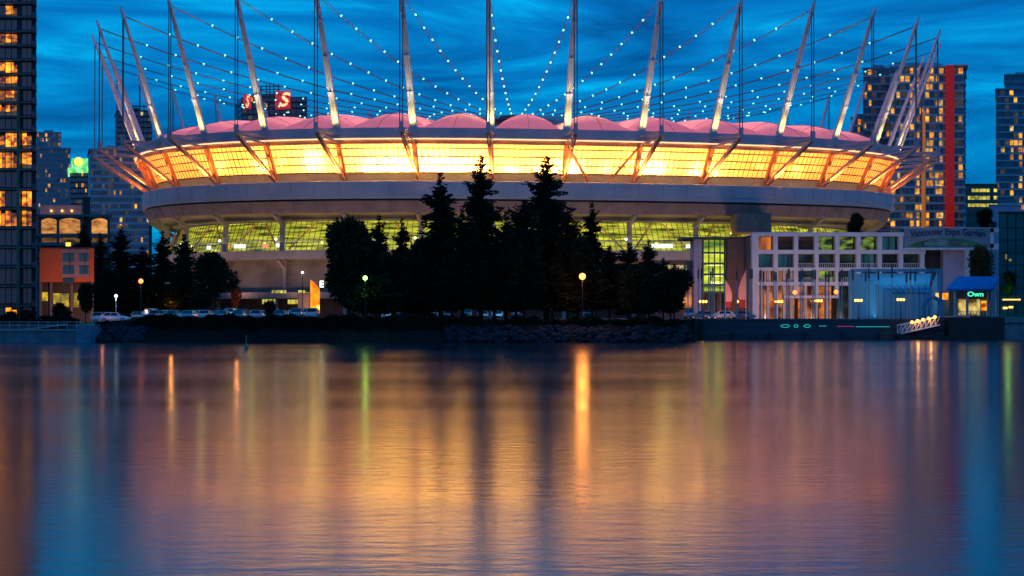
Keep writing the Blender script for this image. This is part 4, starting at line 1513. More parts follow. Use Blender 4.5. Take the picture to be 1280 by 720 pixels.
# --- teal glass block at the right edge
Y = 226
tg = empty('teal_glass_block', P(1290, 395, Y), 'teal glass block with a gridded curtain wall at the edge of the photo', 'building')
xr = PX(1249, Y)
rel(tg, MB().box(xr, xr + 30, Y, Y + 14, PZ(396, Y), PZ(266, Y)), 'curtain_wall', M['teal_glass'])
mb = MB()
for i in range(12):
    xx = xr + i * 1.35
    mb.box(xx - .05, xx + .05, Y - .14, Y - .02, PZ(396, Y), PZ(266, Y))
for yy in (267, 285, 300, 316, 331, 346, 360, 378):
    mb.box(xr, xr + 30, Y - .13, Y - .03, PZ(yy, Y) - .06, PZ(yy, Y) + .06)
rel(tg, mb, 'mullions', M['black'])
rel(tg, MB().box(xr - .6, xr + 31, Y - 1.2, Y + 15, -1.5, PZ(396, Y)), 'base', M['seawall'])
rel(tg, MB().box(xr - .6, xr + 31, Y - 1.35, Y - 1.2, PZ(404.5, Y), PZ(403.5, Y)), 'base_groove', M['black'])
rel(tg, MB().box(xr - .2, xr + 30.2, Y - .3, Y + 14.2, PZ(266, Y), PZ(264.6, Y)), 'roof', M['black'])
for px, py, w_, h_, mk in ((1264, 374.5, 22, 1.2, 'warm_lamp'), (1256, 385, 5, 2.4, 'warm_lamp'), (1263, 384, 5, 2.2, 'warm_lamp'), (1257, 321, 2, 6, 'win_dim2'), (1262, 325, 3, 3, 'win_dim2')):
    M.setdefault('win_dim2', lit_mat('dim_yellow', lin(60, 70, 20), lin(170, 150, 50), .8, .8, rand=.1))
    rel(tg, MB().box(PX(px - w_ / 2, Y), PX(px + w_ / 2, Y), Y - .28, Y - .16, PZ(py + h_ / 2, Y), PZ(py - h_ / 2, Y)), 'lit_pane', M[mk])

# --- gangway, arch, light trails on the quay put in as glowing tubes
Yg = 224
gw = empty('gangway', P(1148, 410, Yg), 'sloping pale gangway with five orange lamps on its rail', 'gangway')
a0, a1 = P(1126, 417, Yg), P(1175, 406, Yg)
mb = MB()
for dy in (0, 2.0):
    o_ = Vector((0, dy, 0))
    mb.beam(a0 + o_, a1 + o_, .2)
    mb.beam(a0 + o_ + Vector((0, 0, 1.35)), a1 + o_ + Vector((0, 0, 1.35)), .16)
    for i in range(8):
        b0, b1 = a0.lerp(a1, i / 8), a0.lerp(a1, (i + 1) / 8)
        mb.beam(b0 + o_, b0 + o_ + Vector((0, 0, 1.35)), .1)
        mb.beam(b0 + o_, b1 + o_ + Vector((0, 0, 1.35)), .09)
rel(gw, mb, 'truss', M['slab'])
mb = MB()
mb.add([a0 + Vector((0, 0, .1)), a1 + Vector((0, 0, .1)), a1 + Vector((0, 2, .1)), a0 + Vector((0, 2, .1))], [(0, 1, 2, 3)])
rel(gw, mb, 'deck', M['concrete'])
for i, t in enumerate((.28, .42, .56, .70, .86)):
    c_ = a0.lerp(a1, t) + Vector((0, -.15, 1.45))
    rel(gw, MB().sphere(c_, .27, 8, 6), 'lamp', M['warm_lamp'])
for t in (.42, .75):
    light('gangway_light', 'POINT', a0.lerp(a1, t) + Vector((0, -.6, 1.2)), 60, (1, .42, .10), .15)
pon = MB().box(PX(1118, Yg), PX(1180, Yg), 221.8, 224.0, -.6, .55)
tag(pon.build('pontoon', M['black']), 'low black floating pontoon under the gangway', 'pontoon')
ar = MB()
pts = []
for i in range(13):
    t = math.pi * i / 12
    pts.append(Vector((PX(1166, 231) - math.cos(t) * 1.45, 231, 3.3 + 1.9 + math.sin(t) * 1.7)))
pts = [Vector((pts[0].x, 231, 3.2))] + pts + [Vector((pts[-1].x, 231, 3.2))]
ar.path(pts, .32, 8)
tag(ar.build('arch', M['pipe_blue']), 'small blue tubular arch at the head of the gangway', 'arch')
for i, (px, w_) in enumerate(((981.5, 11), (995, 5), (1009, 8))):
    mb = MB()
    pts = [P(px + w_ / 2 * math.cos(2 * math.pi * t / 16), 407.5 + 1.7 * math.sin(2 * math.pi * t / 16), 226.4) for t in range(17)]
    mb.path(pts, .045, 5)  # light trail on the wall, put in as a glowing loop
    tag(mb.build('neon_ring', M['cyan_neon']), ['widest cyan neon loop on the quay wall, next to the piles', 'smallest round cyan neon loop on the quay wall', 'cyan neon oval on the quay wall nearest the pink tube'][i], 'neon light', 'neon shapes on the quay wall')
for i, (xa, xb, mk, lb) in enumerate(((1024, 1033, 'cyan_neon', 'short faint cyan neon tube on the quay wall'), (1046, 1068, 'pink_neon', 'thin pink neon tube on the quay wall'), (1070, 1112, 'cyan_neon', 'longest cyan neon tube on the quay wall below the stage canopy'))):
    mb = MB()
    mb.tube(P(xa, 407.5 + i * .5, 226.4), P(xb, 407.5 + i * .5, 226.4), .04, n=5)  # straight light trail, likewise put in as a glowing tube
    tag(mb.build('neon_tube', M[mk]), lb, 'neon light', 'neon shapes on the quay wall')
bl_ = MB().sphere(P(817, 425.4, 203), .22, 8, 6)
tag(bl_.build('marker_light', M['blue_lamp']), 'tiny blue light at the waterline below the last dark tree', 'light')

# --- pole row on the quay
pole_px = [860, 873, 877, 888.5, 891, 906, 921, 937.5, 940, 951, 954.5, 967.5, 970, 983.5, 986, 1000.5, 1003, 1016, 1019, 1032, 1036, 1049, 1052.5,
           1066, 1082, 1086, 1098, 1115, 1133, 1138, 1144, 1166]
NTH = ['1st', '2nd', '3rd'] + ['%dth' % q_ for q_ in range(4, 40)]


def pole_lab(i, px):
    if px > 1060:
        return 'standing before the blue stage canopy, %s from its brown building side' % NTH[i - 23]
    if px > 942:
        return 'standing before the gridded building, %s from the brown block' % NTH[i - 9]
    return 'between the last dark tree and the brown block, %s from the tree' % NTH[i]


proto = None
for i, px in enumerate(pole_px):
    if proto is None:
        proto = empty('light_pole', (0, 0, 0), 'x', 'pole')
        MB().tube((0, 0, 0), (0, 0, 7.2), .10, .08, n=6).build('shaft', mat('pole_paint', (.70, .50, .48), .5), proto)
        m_ = MB()
        m_.box(-.13, .13, -.13, .13, 6.6, 8.2)
        m_.tube((0, 0, 8.2), (0, 0, 8.9), .03, n=5)
        m_.build('dark_head', M['steel_dark'], proto)
        MB().box(-.18, .18, -.18, .18, 0, .12).build('foot', M['steel_dark'], proto)
        o = proto
    else:
        o = copy_tree(proto)
    o.location = (PX(px, 229.2), 229.2, ground_z(60, 229) - .02)
    o.scale = (1, 1, .93 + .12 * random.random())
    o['label'] = 'thin quay pole %s' % pole_lab(i, px)
    o['group'] = 'thin poles along the quay wall'

# --- lamp posts
def lamp_post(px, py, pyb, Y, mk, label, energy, color, r=.28, arm=False, polec='black', globes=1):
    base = P(px, pyb, Y)
    base.z = ground_z(base.x, Y)
    h = PZ(py, Y) - base.z
    o = empty('street_lamp', base, label, 'street lamp', 'lamp posts along the waterfront')
    mb = MB()
    mb.tube((0, 0, 0), (0, 0, h - r * .6), .09, .05, n=8)
    mb.tube((0, 0, 0), (0, 0, .5), .16, .12, n=8)
    if globes == 2: mb.tube((-.55, 0, h - .35), (.55, 0, h - .35), .04, n=6)
    mb.build('post', M[polec], o)
    for dx in ((0,) if globes == 1 else (-.5, 0, .5)):
        MB().sphere((dx, 0, h), r, 10, 8).build('lamp_globe', M[mk], o, True)
    if energy: light('lamp_light', 'SPOT', (0, 0, h - r - .1), energy * 1.5, color, .15, parent=o, rot=(0, 0, 0), spot=R(140), blend=.7)
    return o


lamp_post(145, 370, 398, 216, 'white_lamp', 'white lamp on a pale post above the white sedan', 180, (.9, 1, .85), .26, polec='white')
lamp_post(176, 351.5, 398, 222, 'orange_lamp', 'orange lamp on a slender post beside the left group of trees', 350, (1, .3, .05), .40)
lamp_post(378, 340.5, 392, 232, 'white_lamp', 'tall lamp post with a white lamp in the car park near the orange gate', 320, (.75, 1, .9), .22)
lamp_post(240, 381, 392, 245, 'warm_lamp', 'low yellow lamp between the parked cars and the trees', 260, (1, .7, .25), .42)
lamp_post(728, 345.5, 400, 207, 'hot_lamp', 'brilliant orange lamp in front of the dark trees', 500, (1, .40, .10), .50)
light('lamp_glow', 'POINT', P(728, 345.5, 205.9), 1000, (1, .30, .05), .9)
lamp_post(456.5, 347.5, 398, 206.5, 'green_lamp', 'bright green lamp in front of the dark trees', 260, (.4, 1, .15), .34)
light('lamp_glow', 'POINT', P(456.5, 347.5, 205.6), 60, (.35, 1, .12), .5)
lamp_post(195, 369, 392, 240, 'white_lamp', 'small white lamp deep between the left trees', 60, (.9, 1, .85), .20)
for px, py in ((879, 377), (925.5, 377), (973.5, 377), (1023, 376), (1073, 375.5), (1126, 374.5)):
    lamp_post(px, py, 399, 240, 'warm_lamp', 'triple globe amber lamp on the plaza, %s' % {879: 'nearest the last dark tree', 925.5: 'by the pink feather flags', 973.5: 'below the corner column of the gridded building', 1023: 'below the gridded building', 1073: 'before the open side of the stage canopy', 1126: 'before the stage canopy middle'}[px], 130, (1, .48, .12), .24, globes=2)
for px, py in ((993.5, 365.5), (1045, 365)):
    lamp_post(px, py, 399, 262, 'orange_lamp', 'single higher amber globe before the gridded building, %s' % ('nearer the brown block' if px < 1000 else 'nearer the stage canopy'), 120, (1, .35, .08), .42)

# --- feather flags
for px, yt, yb, w_, lb in ((911, 349, 391, 9, 'pink feather flag with a dark red foot'), (927.5, 337.5, 391, 10, 'taller pink feather flag beside the brown block')):
    Y = 238
    fo = empty('feather_flag', P(px, 399, Y), lb, 'flag', 'feather flags on the plaza')
    fo.location.z = 3.2
    mb = MB()
    n = 14
    H_ = PZ(yt, Y) - PZ(yb, Y)
    zb_ = PZ(yb, Y) - 3.2
    ww = w_ / F * Y
    left = px < 920
    vs = []
    for i in range(n + 1):
        t = i / n
        wv = ww * (1 - t ** 3.5) * (.75 + .25 * math.sin(math.pi * t))
        for s_ in (0, 1):
            x_ = (-ww / 2 + wv * s_) if left else (ww / 2 - wv * s_)
            vs.append((x_, .12 * math.sin(t * 5 + s_), zb_ + .9 + (H_ - .9) * t))
    th = .04
    fs = [(2 * i, 2 * i + 1, 2 * i + 3, 2 * i + 2) for i in range(n)]
    mb.add(vs[6:], [tuple(i - 6 for i in f) for f in fs[3:]])
    mb.build('cloth', M['flag'], fo)
    mb = MB(); mb.add(vs[:8], fs[:3])
    mb.build('lower_band', M['flag_dark'], fo)
    xp = -ww / 2 if left else ww / 2
    MB().tube((xp, 0, 0), (xp, 0, zb_ + H_ + .1), .05, n=6).build('pole', M['steel'], fo)

# --- green channel marker
bu = empty('channel_marker', (PX(308, 156), 156, 0), 'small dark green channel marker standing in the water', 'buoy')
MB().tube((0, 0, -.5), (0, 0, .55), .26, .2, n=12).build('float', M['buoy'], bu, True)
MB().tube((0, 0, .5), (0, 0, 1.5), .09, .06, n=8).build('post', M['buoy'], bu)
MB().sphere((0, 0, 1.55), .1).build('top_mark', M['buoy'], bu)

# ------------------------------------------------------------------ vegetation


def leaves(centres, dirs, sizes, rnd, per=2):
    """triangle-ish blades around the given points"""
    n = len(centres)
    C = np.asarray(centres); D = np.asarray(dirs); S = np.asarray(sizes)
    V = []; Fc = []
    for p_ in range(per):
        r1 = rnd.normal(size=(n, 3)); r1 /= np.linalg.norm(r1, axis=1)[:, None]
        a = D + r1 * .55
        a /= np.linalg.norm(a, axis=1)[:, None]
        b = np.cross(a, rnd.normal(size=(n, 3)))
        b /= np.linalg.norm(b, axis=1)[:, None]
        s = (S * rnd.uniform(.7, 1.3, n))[:, None]
        v0 = C - a * s * .5 - b * s * .22
        v1 = C - a * s * .5 + b * s * .22
        v2 = C + a * s * .5 + b * s * .14
        v3 = C + a * s * .62 - b * s * .12
        base = p_ * n * 4
        V.append(np.stack([v0, v1, v2, v3], 1).reshape(-1, 3))
        idx = np.arange(n)[:, None] * 4 + np.arange(4)[None, :] + base
        Fc.append(idx)
    return np.concatenate(V), np.concatenate(Fc)


def np_mesh(name, V, Fc, m):
    me = bpy.data.meshes.new(name)
    me.vertices.add(len(V)); me.vertices.foreach_set('co', V.astype(np.float32).ravel())
    me.loops.add(Fc.size); me.loops.foreach_set('vertex_index', Fc.astype(np.int32).ravel())
    me.polygons.add(len(Fc)); me.polygons.foreach_set('loop_start', np.arange(len(Fc), dtype=np.int32) * Fc.shape[1])
    me.update(calc_edges=True)
    me.materials.append(m)
    return me


def conifer_mesh(h, r, seed, gap=.12, power=.8, low=.10, leafs=1.0, m='conifer', core=True):
    rd = np.random.default_rng(seed)
    C, D, S = [], [], []
    z = h * low
    while z < h * .995:
        u = (z / h - low) / (1 - low)
        prof = (1 - u) ** power * min(1, .62 + u * 2.2)
        Lr = (r * prof + .18) * rd.uniform(.74, 1.22) * (.55 if u > .88 else 1)
        nb = int(rd.integers(7, 12)) if u < .85 else 5
        for b in range(nb):
            if rd.random() < gap: continue
            az = rd.uniform(0, 2 * math.pi)
            LL = Lr * rd.uniform(.6, 1.22)
            rise = rd.uniform(-.32, .02) if u < .7 else rd.uniform(.0, .5)
            n = max(2, int(LL / .14))
            for i in range(n):
                t = (i + rd.uniform(0, 1)) / n
                rad = LL * t
                zz = z + rise * rad + .10 * rad * t * (1 if u > .4 else .6)
                sp = .34 * (1 - t * .5)
                C.append((math.cos(az) * rad + rd.normal() * sp * .6, math.sin(az) * rad + rd.normal() * sp * .6, zz + rd.normal() * .16))
                D.append((math.cos(az), math.sin(az), rise * .6 + rd.uniform(-.3, .15)))
                S.append(leafs * rd.uniform(.45, .9) * (1 - .25 * t) * (1 if u < .8 else .7))
        z += h * .015 + .10
    V, Fc = leaves(C, D, S, rd, 2)
    return np_mesh('crown', V, Fc, M[m])


def broad_mesh(h, r, seed, m='leaf', nl=7, leafs=.55, count=5200, base=.28):
    rd = np.random.default_rng(seed)
    C, D, S = [], [], []
    lobes = []
    for i in range(nl):
        a = rd.uniform(0, 2 * math.pi)
        q_ = rd.uniform(0, .55) * r
        zz = h * (base + .15 + (1 - base - .28) * rd.random())
        lobes.append((math.cos(a) * q_, math.sin(a) * q_, zz, r * rd.uniform(.38, .6)))
    lobes.append((0, 0, h * .82, r * .45))
    tot = sum(l[3] ** 2 for l in lobes)
    for (x, y, z, lr) in lobes:
        n = int(count * lr * lr / tot)
        d = rd.normal(size=(n, 3)); d /= np.linalg.norm(d, axis=1)[:, None]
        rr = lr * rd.uniform(.35, 1.08, n) ** .7
        p_ = d * rr[:, None] * np.array([1, 1, 1.1]) + np.array([x, y, z])
        C += p_.tolist(); D += d.tolist(); S += (leafs * rd.uniform(.6, 1.2, n)).tolist()
    V, Fc = leaves(C, D, S, rd, 1)
    return np_mesh('crown', V, Fc, M[m])


def trunk_mesh(h, r, limbs=6, seed=1, base=.25, spread=.5, R_=3):
    rd = random.Random(seed)
    mb = MB()
    mb.tube((0, 0, -.4), (0, 0, h * .5), r, r * .6, n=8)
    mb.tube((0, 0, h * .5), (0.05, 0, h * .93), r * .6, r * .12, n=7)
    for i in range(limbs):
        a = rd.uniform(0, 6.28)
        z0 = h * rd.uniform(base, .7)
        l_ = R_ * rd.uniform(.4, .8)
        mb.tube((0, 0, z0), (math.cos(a) * l_, math.sin(a) * l_, z0 + l_ * spread), r * .35, r * .08, n=5)
    me = bpy.data.meshes.new('trunk')
    me.from_pydata(mb.v, [], mb.f)
    me.materials.append(M['wood'])
    return me


H0 = 20.0
CON = [conifer_mesh(H0, 4.2, 11, .08, .72), conifer_mesh(H0, 4.6, 12, .16, .75), conifer_mesh(H0, 4.0, 13, .04, .55), conifer_mesh(H0, 3.6, 14, .22, .65)]
CTR = [trunk_mesh(H0, .34, 10, 3 + i, .15, -.1, 2.5) for i in range(4)]
FULL = [conifer_mesh(H0, 5.0, 31, .0, .45, .19), conifer_mesh(H0, 5.2, 32, .02, .55, .19)]
BSH = [broad_mesh(10, 4.4, 91, nl=13, leafs=1.0, count=3000, base=-.12), broad_mesh(10, 4.4, 92, nl=15, leafs=.95, count=3000, base=-.12)]
BRO = [broad_mesh(10, 4.2, 21), broad_mesh(10, 3.6, 22, nl=9)]
DBR = [broad_mesh(10, 4.2, 81, nl=12, leafs=.75, count=9000, base=.16), broad_mesh(10, 4.0, 82, nl=14, leafs=.7, count=9000, base=.14)]
BTR = [trunk_mesh(10, .22, 9, 40 + i, .25, .8, 3.2) for i in range(2)]
MAP = broad_mesh(5, 2.0, 61, 'maple', 6, .32, 2200, .15)
MTR = trunk_mesh(5, .11, 7, 60, .2, .9, 1.4)


def tree(name, label, crown, trunk, h0, px, pyt, Y, wpx, r0, group=None, zbase=None, cat='tree', rz=None):
    x = PX(px, Y)
    zb_ = ground_z(x, Y) if zbase is None else zbase
    h = PZ(pyt, Y) - zb_
    sx = (wpx / F * Y) / r0
    o = empty(name, (x, Y, zb_), label, cat, group, rz=random.uniform(0, 6.28) if rz is None else rz)
    for nm, me in (('trunk', trunk), ('crown', crown)):
        c = bpy.data.objects.new(nm, me)
        col.objects.link(c)
        c.parent = o
    o.scale = (sx, sx, h / h0)
    return o


G1 = 'dark trees of the clump at the waterfront'
center = [
    # px, top, Y, half width px, kind, label
    (436, 262, 216, 31, 'B0', 'broad round topped dark tree at the left end of the waterfront clump'),
    (474, 267, 222, 19, 'C3', 'slim dark conifer just right of the round topped tree'),
    (502, 270, 226, 20, 'C1', 'short dark conifer before the lit concourse, between the slim one and the tall ones'),
    (455, 330, 212, 26, 'F1', 'low dark bush like tree behind the green lamp'),
    (520, 318, 214, 24, 'C2', 'low dark conifer under the short conifer'),
    (551, 213, 222, 40, 'C1', 'tall ragged conifer, first of the three tallest'),
    (578, 262, 214, 30, 'F1', 'full dark conifer between the first two tallest'),
    (601, 192, 225, 34, 'C0', 'tallest conifer with a bare spire, in the middle of the clump'),
    (632, 262, 218, 26, 'C1', 'open dark conifer left of the widest tall one'),
    (655, 250, 212, 28, 'F0', 'dense dark conifer at the foot of the widest tall one'),
    (683, 193, 224, 44, 'C0', 'widest tall conifer with a spiky crown, third of the three tallest'),
    (710, 262, 215, 26, 'C2', 'dark conifer right under the flank of the widest tall one'),
    (740, 250, 228, 19, 'C3', 'slender crooked conifer standing alone right of the widest tall one'),
    (493, 300, 219, 24, 'B1', 'loose broadleaf tree low between the slim and the short conifer'),
    (531, 288, 228, 24, 'B0', 'broadleaf tree behind the flank of the first tall ragged conifer'),
    (645, 283, 217, 24, 'B1', 'loose broadleaf tree filling the gap left of the widest tall conifer'),
    (722, 285, 220, 24, 'B0', 'broadleaf tree under the slender crooked conifer'),
    (797, 318, 213, 24, 'B1', 'rounded low broadleaf tree near the plaza end of the clump'),
    (838, 330, 214, 19, 'B0', 'rounded dense broadleaf tree closing the plaza end of the clump'),
    (470, 335, 211, 26, 'B1', 'low broadleaf tree right behind the green lamp post'),
    (762, 307, 216, 22, 'F0', 'low dark conifer right of the orange lamp'),
    (786, 303, 219, 20, 'C2', 'bushy low conifer, second right of the orange lamp'),
    (811, 298, 222, 18, 'C0', 'pointed low conifer, third right of the orange lamp'),
    (829, 322, 218, 17, 'F1', 'rounded low conifer beside the last one of the clump'),
    (843, 330, 215, 15, 'F0', 'last small dense tree at the plaza end of the clump'),
    (618, 330, 211, 30, 'F1', 'dense low tree below the tallest conifer'),
    (565, 335, 210, 30, 'F0', 'dense low tree below the first tall ragged conifer'),
    (690, 335, 210, 30, 'F1', 'dense low tree below the widest tall conifer'),
    (745, 330, 213, 24, 'F1', 'dense low tree behind the orange lamp'),
]
for px, pt, Y, w_, kd, lb in center:
    if kd[0] == 'C':
        i = int(kd[1]); tree('conifer', lb, CON[i], CTR[i], H0, px, pt, Y, w_, [3.7, 4.0, 3.6, 3.1][i], G1)
    elif kd[0] == 'B':
        i = int(kd[1]); tree('broadleaf_tree', lb, DBR[i], BTR[i], 12, px, pt, Y, w_, 2.8, G1)
    else:
        i = int(kd[1]); tree('conifer', lb, FULL[i], CTR[i], H0, px, pt, Y, w_, 4.6, G1)
G2 = 'dark trees left of the car park'
for px, pt, Y, w_, kd, lb in ((105, 279, 292, 13, 2, 'pointed dark conifer above the orange house'), (125, 289, 290, 10, 3, 'small pointed conifer right of the orange house'),
                              (151, 281, 238, 18, 0, 'bushy topped conifer behind the white street lamp'), (178, 308, 236, 20, 2, 'broad low conifer behind the orange street lamp'),
                              (203, 287, 242, 16, 3, 'thin conifer with bright gaps left of the orange maple'), (230, 291, 236, 20, 1, 'ragged conifer right of the orange maple'),
                              (136, 330, 232, 15, 2, 'low dark conifer beside the orange house'), (160, 335, 230, 22, 0, 'low dark conifer behind the white sedan')):
    tree('conifer', lb, CON[kd], CTR[kd], H0, px, pt, Y, w_ * (1.35 if px > 126 else 1.1), [3.7, 4.0, 3.6, 3.1][kd], G2)
tree('broadleaf_tree', 'round dark broadleaf tree at the end of the left tree group', BRO[0], BTR[0], 12, 266, 304, 232, 34, 4.2, G2)
tree('broadleaf_tree', 'dark broadleaf tree in front of the orange house', BRO[1], BTR[1], 10, 107, 354, 226, 15, 4.0, G2)
tree('broadleaf_tree', 'dim reddish brown tree under the round broadleaf tree', broad_mesh(8, 3, 71, 'maple', 7, .4, 2600), MTR, 8, 262, 362, 240, 16, 3.2, G2)
tree('maple_tree', 'orange glowing maple at the left end of the parked cars', MAP, MTR, 5, 214.5, 364, 238, 10.5, 2.0)
tree('maple_tree', 'narrow orange maple amid the parked cars before the stadium wall', MAP, MTR, 5, 295.5, 359, 250, 7, 2.0)
light('maple_light', 'POINT', P(214, 380, 233), 220, (1, .35, .06), .3)
light('maple_light', 'POINT', P(296, 378, 245), 220, (1, .30, .06), .3)
tree('bush', 'round dark bush standing among the parked cars', BSH[1], BTR[1], 10, 336, 377, 209, 9, 4.2, cat='bush')
tree('broadleaf_tree', 'dark reddish tree behind the blue roofed kiosk', broad_mesh(10, 4, 75, 'maple', 9, .5, 4200), BTR[0], 10, 1224, 316, 262, 22, 4.3)
tree('broadleaf_tree', 'dark roof garden tree above the gridded building', BSH[0], BTR[0], 10, 1070, 268, 318, 12, 4.2, zbase=PZ(296, 318))
tree('broadleaf_tree', 'spiky dark tree on the roof left of the lilac block', BSH[1], BTR[1], 10, 1232, 262, 310, 13, 4.2, zbase=PZ(288, 310))
tree('bush', 'green lit bush at the foot of the teal glass block', BSH[1], BTR[1], 10, 1262, 340, 223.5, 9, 4.2, zbase=PZ(366, 223.5), cat='bush')
light('bush_light', 'POINT', P(1260, 362, 222.3), 60, (.2, 1, .15), .2)
tree('bush', 'dark shrub in front of the glass tower by the ramp', BSH[0], BTR[0], 10, 12, 390, 225, 12, 4.2, cat='bush')
tree('bush', 'dark shrub between the glass tower and the orange house', BSH[1], BTR[1], 10, 34, 388, 228, 13, 4.2, cat='bush')
tree('bush', 'dark shrub before the lit windows of the orange house', BSH[0], BTR[0], 10, 76, 380, 230, 12, 4.2, cat='bush')


def hedge(name, label, x0, x1, y, z0, z1, depth, n, seed):
    rd = np.random.default_rng(seed)
    xs_ = rd.uniform(x0, x1, n)
    top = z1 + .25 * np.sin(xs_ * .7) + .18 * np.sin(xs_ * 2.1 + 1)
    t = rd.random(n) ** .6
    zs = z0 + (top - z0) * t
    ysq = y + rd.uniform(-depth, depth, n)
    C = np.stack([xs_, ysq, zs], 1)
    D = rd.normal(size=(n, 3)); D[:, 2] = abs(D[:, 2]); D /= np.linalg.norm(D, axis=1)[:, None]
    V, Fc = leaves(C, D, rd.uniform(.3, .6, n), rd, 1)
    root = empty(name, ((x0 + x1) / 2, y, z0), label, 'hedge')
    me = np_mesh('foliage', V - np.array([(x0 + x1) / 2, y, z0]), Fc, M['hedge'])
    o = bpy.data.objects.new('foliage', me); col.objects.link(o); o.parent = root
    body = MB().box(x0 - root.location.x, x1 - root.location.x, -depth * .6, depth * .6, -.6, z1 - z0 - .35)
    body.build('stems', M['hedge'], root)


hedge('hedge', 'long black hedge between the parked cars and the water', PX(172, 205), PX(560, 205), 205, .9, 3.75, 1.4, 16000, 5)
hedge('hedge', 'low black hedge under the clump of conifers', PX(560, 205.5), PX(858, 205.5), 205.8, 1.7, 3.35, 1.0, 9000, 6)
hedge('hedge', 'dark low hedge above the seawall by the glass tower', -110, PX(98, 212), 212, 2.4, 3.6, .9, 4000, 9)

# ------------------------------------------------------------------ cars
def loft(mb, secs, mi=0):
    """secs: list of (x, half width, z bottom, z top, top inset)"""
    base = len(mb.v)
    vs = []
    for x, hw, zb_, zt_, ins in secs:
        zc = zb_ + (zt_ - zb_) * .55
        vs += [(x, -hw * .93, zb_), (x, -hw, zb_ + .12), (x, -hw, zc), (x, -hw + ins, zt_), (x, hw - ins, zt_), (x, hw, zc), (x, hw, zb_ + .12), (x, hw * .93, zb_)]
    n = 8
    fs = []
    for i in range(len(secs) - 1):
        for j in range(n):
            fs.append((i * n + j, (i + 1) * n + j, (i + 1) * n + (j + 1) % n, i * n + (j + 1) % n))
    fs += [tuple(range(n)), tuple(range((len(secs) - 1) * n + n - 1, (len(secs) - 1) * n - 1, -1))]
    mb.add(vs, fs, mi)


def make_car(name, suv=False):
    o = empty(name, (0, 0, 0), 'x', 'car')
    hh = .25 if suv else 0
    mb = MB()
    loft(mb, [(-2.25, .72, .42, .80 + hh, .12), (-2.1, .86, .30, .95 + hh, .10), (-1.3, .90, .25, 1.0 + hh, .08), (0, .91, .24, .98 + hh, .07), (1.0, .90, .25, .95 + hh, .08), (1.9, .86, .28, .80 + hh, .12), (2.25, .72, .38, .66 + hh, .16)])
    mb.build('body', M['car'], o, True)
    mb = MB()
    zr = 1.75 if suv else 1.43
    xr_ = -2.0 if suv else -1.85
    vs = [(xr_, -.80, .95 + hh), (1.15, -.82, .93 + hh), (1.15, .82, .93 + hh), (xr_, .80, .95 + hh), (xr_ + (.25 if suv else .6), -.60, zr), (.35, -.62, zr), (.35, .62, zr), (xr_ + (.25 if suv else .6), .60, zr)]
    mb.add(vs, [(0, 1, 5, 4), (1, 2, 6, 5), (2, 3, 7, 6), (3, 0, 4, 7)])
    mb.build('windows', M['car_glass'], o)
    mb = MB()
    xa = xr_ + (.22 if suv else .57)
    mb.box(xa, .38, -.62, .62, zr - .02, zr + .05)
    for yy in (-1, 1):
        for (p0, p1) in (((xr_, .80 * yy, .95 + hh), (xr_ + (.25 if suv else .6), .61 * yy, zr)), ((1.15, .82 * yy, .93 + hh), (.35, .63 * yy, zr)), ((-.45, .82 * yy, .95 + hh), (-.5, .62 * yy, zr))):
            mb.beam(p0, p1, .07, .07)
    mb.build('roof', M['car'], o)
    for sx in (-1.4, 1.4):
        for sy in (-1, 1):
            w_ = MB().tube((sx, sy * .70, .33), (sx, sy * .92, .33), .33, n=14).build('wheel', M['tyre'], o)
            MB().tube((sx, sy * .90, .33), (sx, sy * .935, .33), .2, n=12).build('rim', M['rim'], w_)
    for sy in (-1, 1):
        MB().box(2.02, 2.2, sy * .62 - .16, sy * .62 + .16, .60 + hh, .74 + hh).build('headlight', M['headl'], o)
        MB().box(-2.28, -2.1, sy * .62 - .14, sy * .62 + .14, .68 + hh, .86 + hh).build('tail_light', M['tail'], o)
        MB().box(.75, .95, sy * 1.0 - .08, sy * 1.0 + .08, .95 + hh, 1.08 + hh).build('wing_mirror', M['car'], o)
    MB().box(2.17, 2.27, -.45, .45, .40, .56).build('grille', M['black'], o)
    return o


sedan, suv = make_car('parked_car'), make_car('parked_car', True)
used = {0: False, 1: False}
PAL = [((.75, .78, .80), 'white'), ((.45, .48, .52), 'silver'), ((.05, .06, .08), 'black'), ((.10, .16, .24), 'dark blue'), ((.22, .25, .28), 'grey'), ((.62, .64, .66), 'pale silver'), ((.30, .04, .03), 'dark red')]


def place_car(px, Y, rz, color, label, s, group='cars parked in the waterfront car park', pal=None):
    src = suv if s else sedan
    if not used[s]:
        used[s] = True; o = src
    else:
        o = copy_tree(src)
    x = PX(px, Y)
    o.location = (x, Y, ground_z(x, Y) + .0)
    o.rotation_euler = (0, 0, R(rz))
    o['label'] = label; o['group'] = group
    for c in o.children: c.color = (*color, 1)
    return o


ORD = ['first', 'second', 'third', 'fourth', 'fifth', 'sixth', 'seventh', 'eighth', 'ninth', 'tenth', 'eleventh', 'twelfth', 'thirteenth', 'fourteenth', 'fifteenth']
front = [196, 216, 236, 257, 278, 299, 321, 351, 371, 391]
mid = [188, 207, 228, 248, 268, 289, 309, 330, 348, 367, 386]
back = [262, 281, 303, 324, 344, 365, 384]
for row, (lst, Y, rn) in enumerate(((front, 213.5, 'row nearest the hedge'), (mid, 221, 'middle row'), (back, 234, 'row nearest the stadium'))):
    for i, px in enumerate(lst):
        s = 1 if random.random() < .35 else 0
        c, cn_ = random.choices(PAL, (5, 5, 2, 3, 3, 4, .7))[0]
        place_car(px + random.uniform(-1, 1), Y + random.uniform(-.5, .5), (-90 if (row + i) % 3 else 90) + random.uniform(-2, 2), c,
                  '%s %s, %s car from the orange maple in the %s' % (cn_, 'SUV' if s else 'sedan', ORD[i], rn), s)
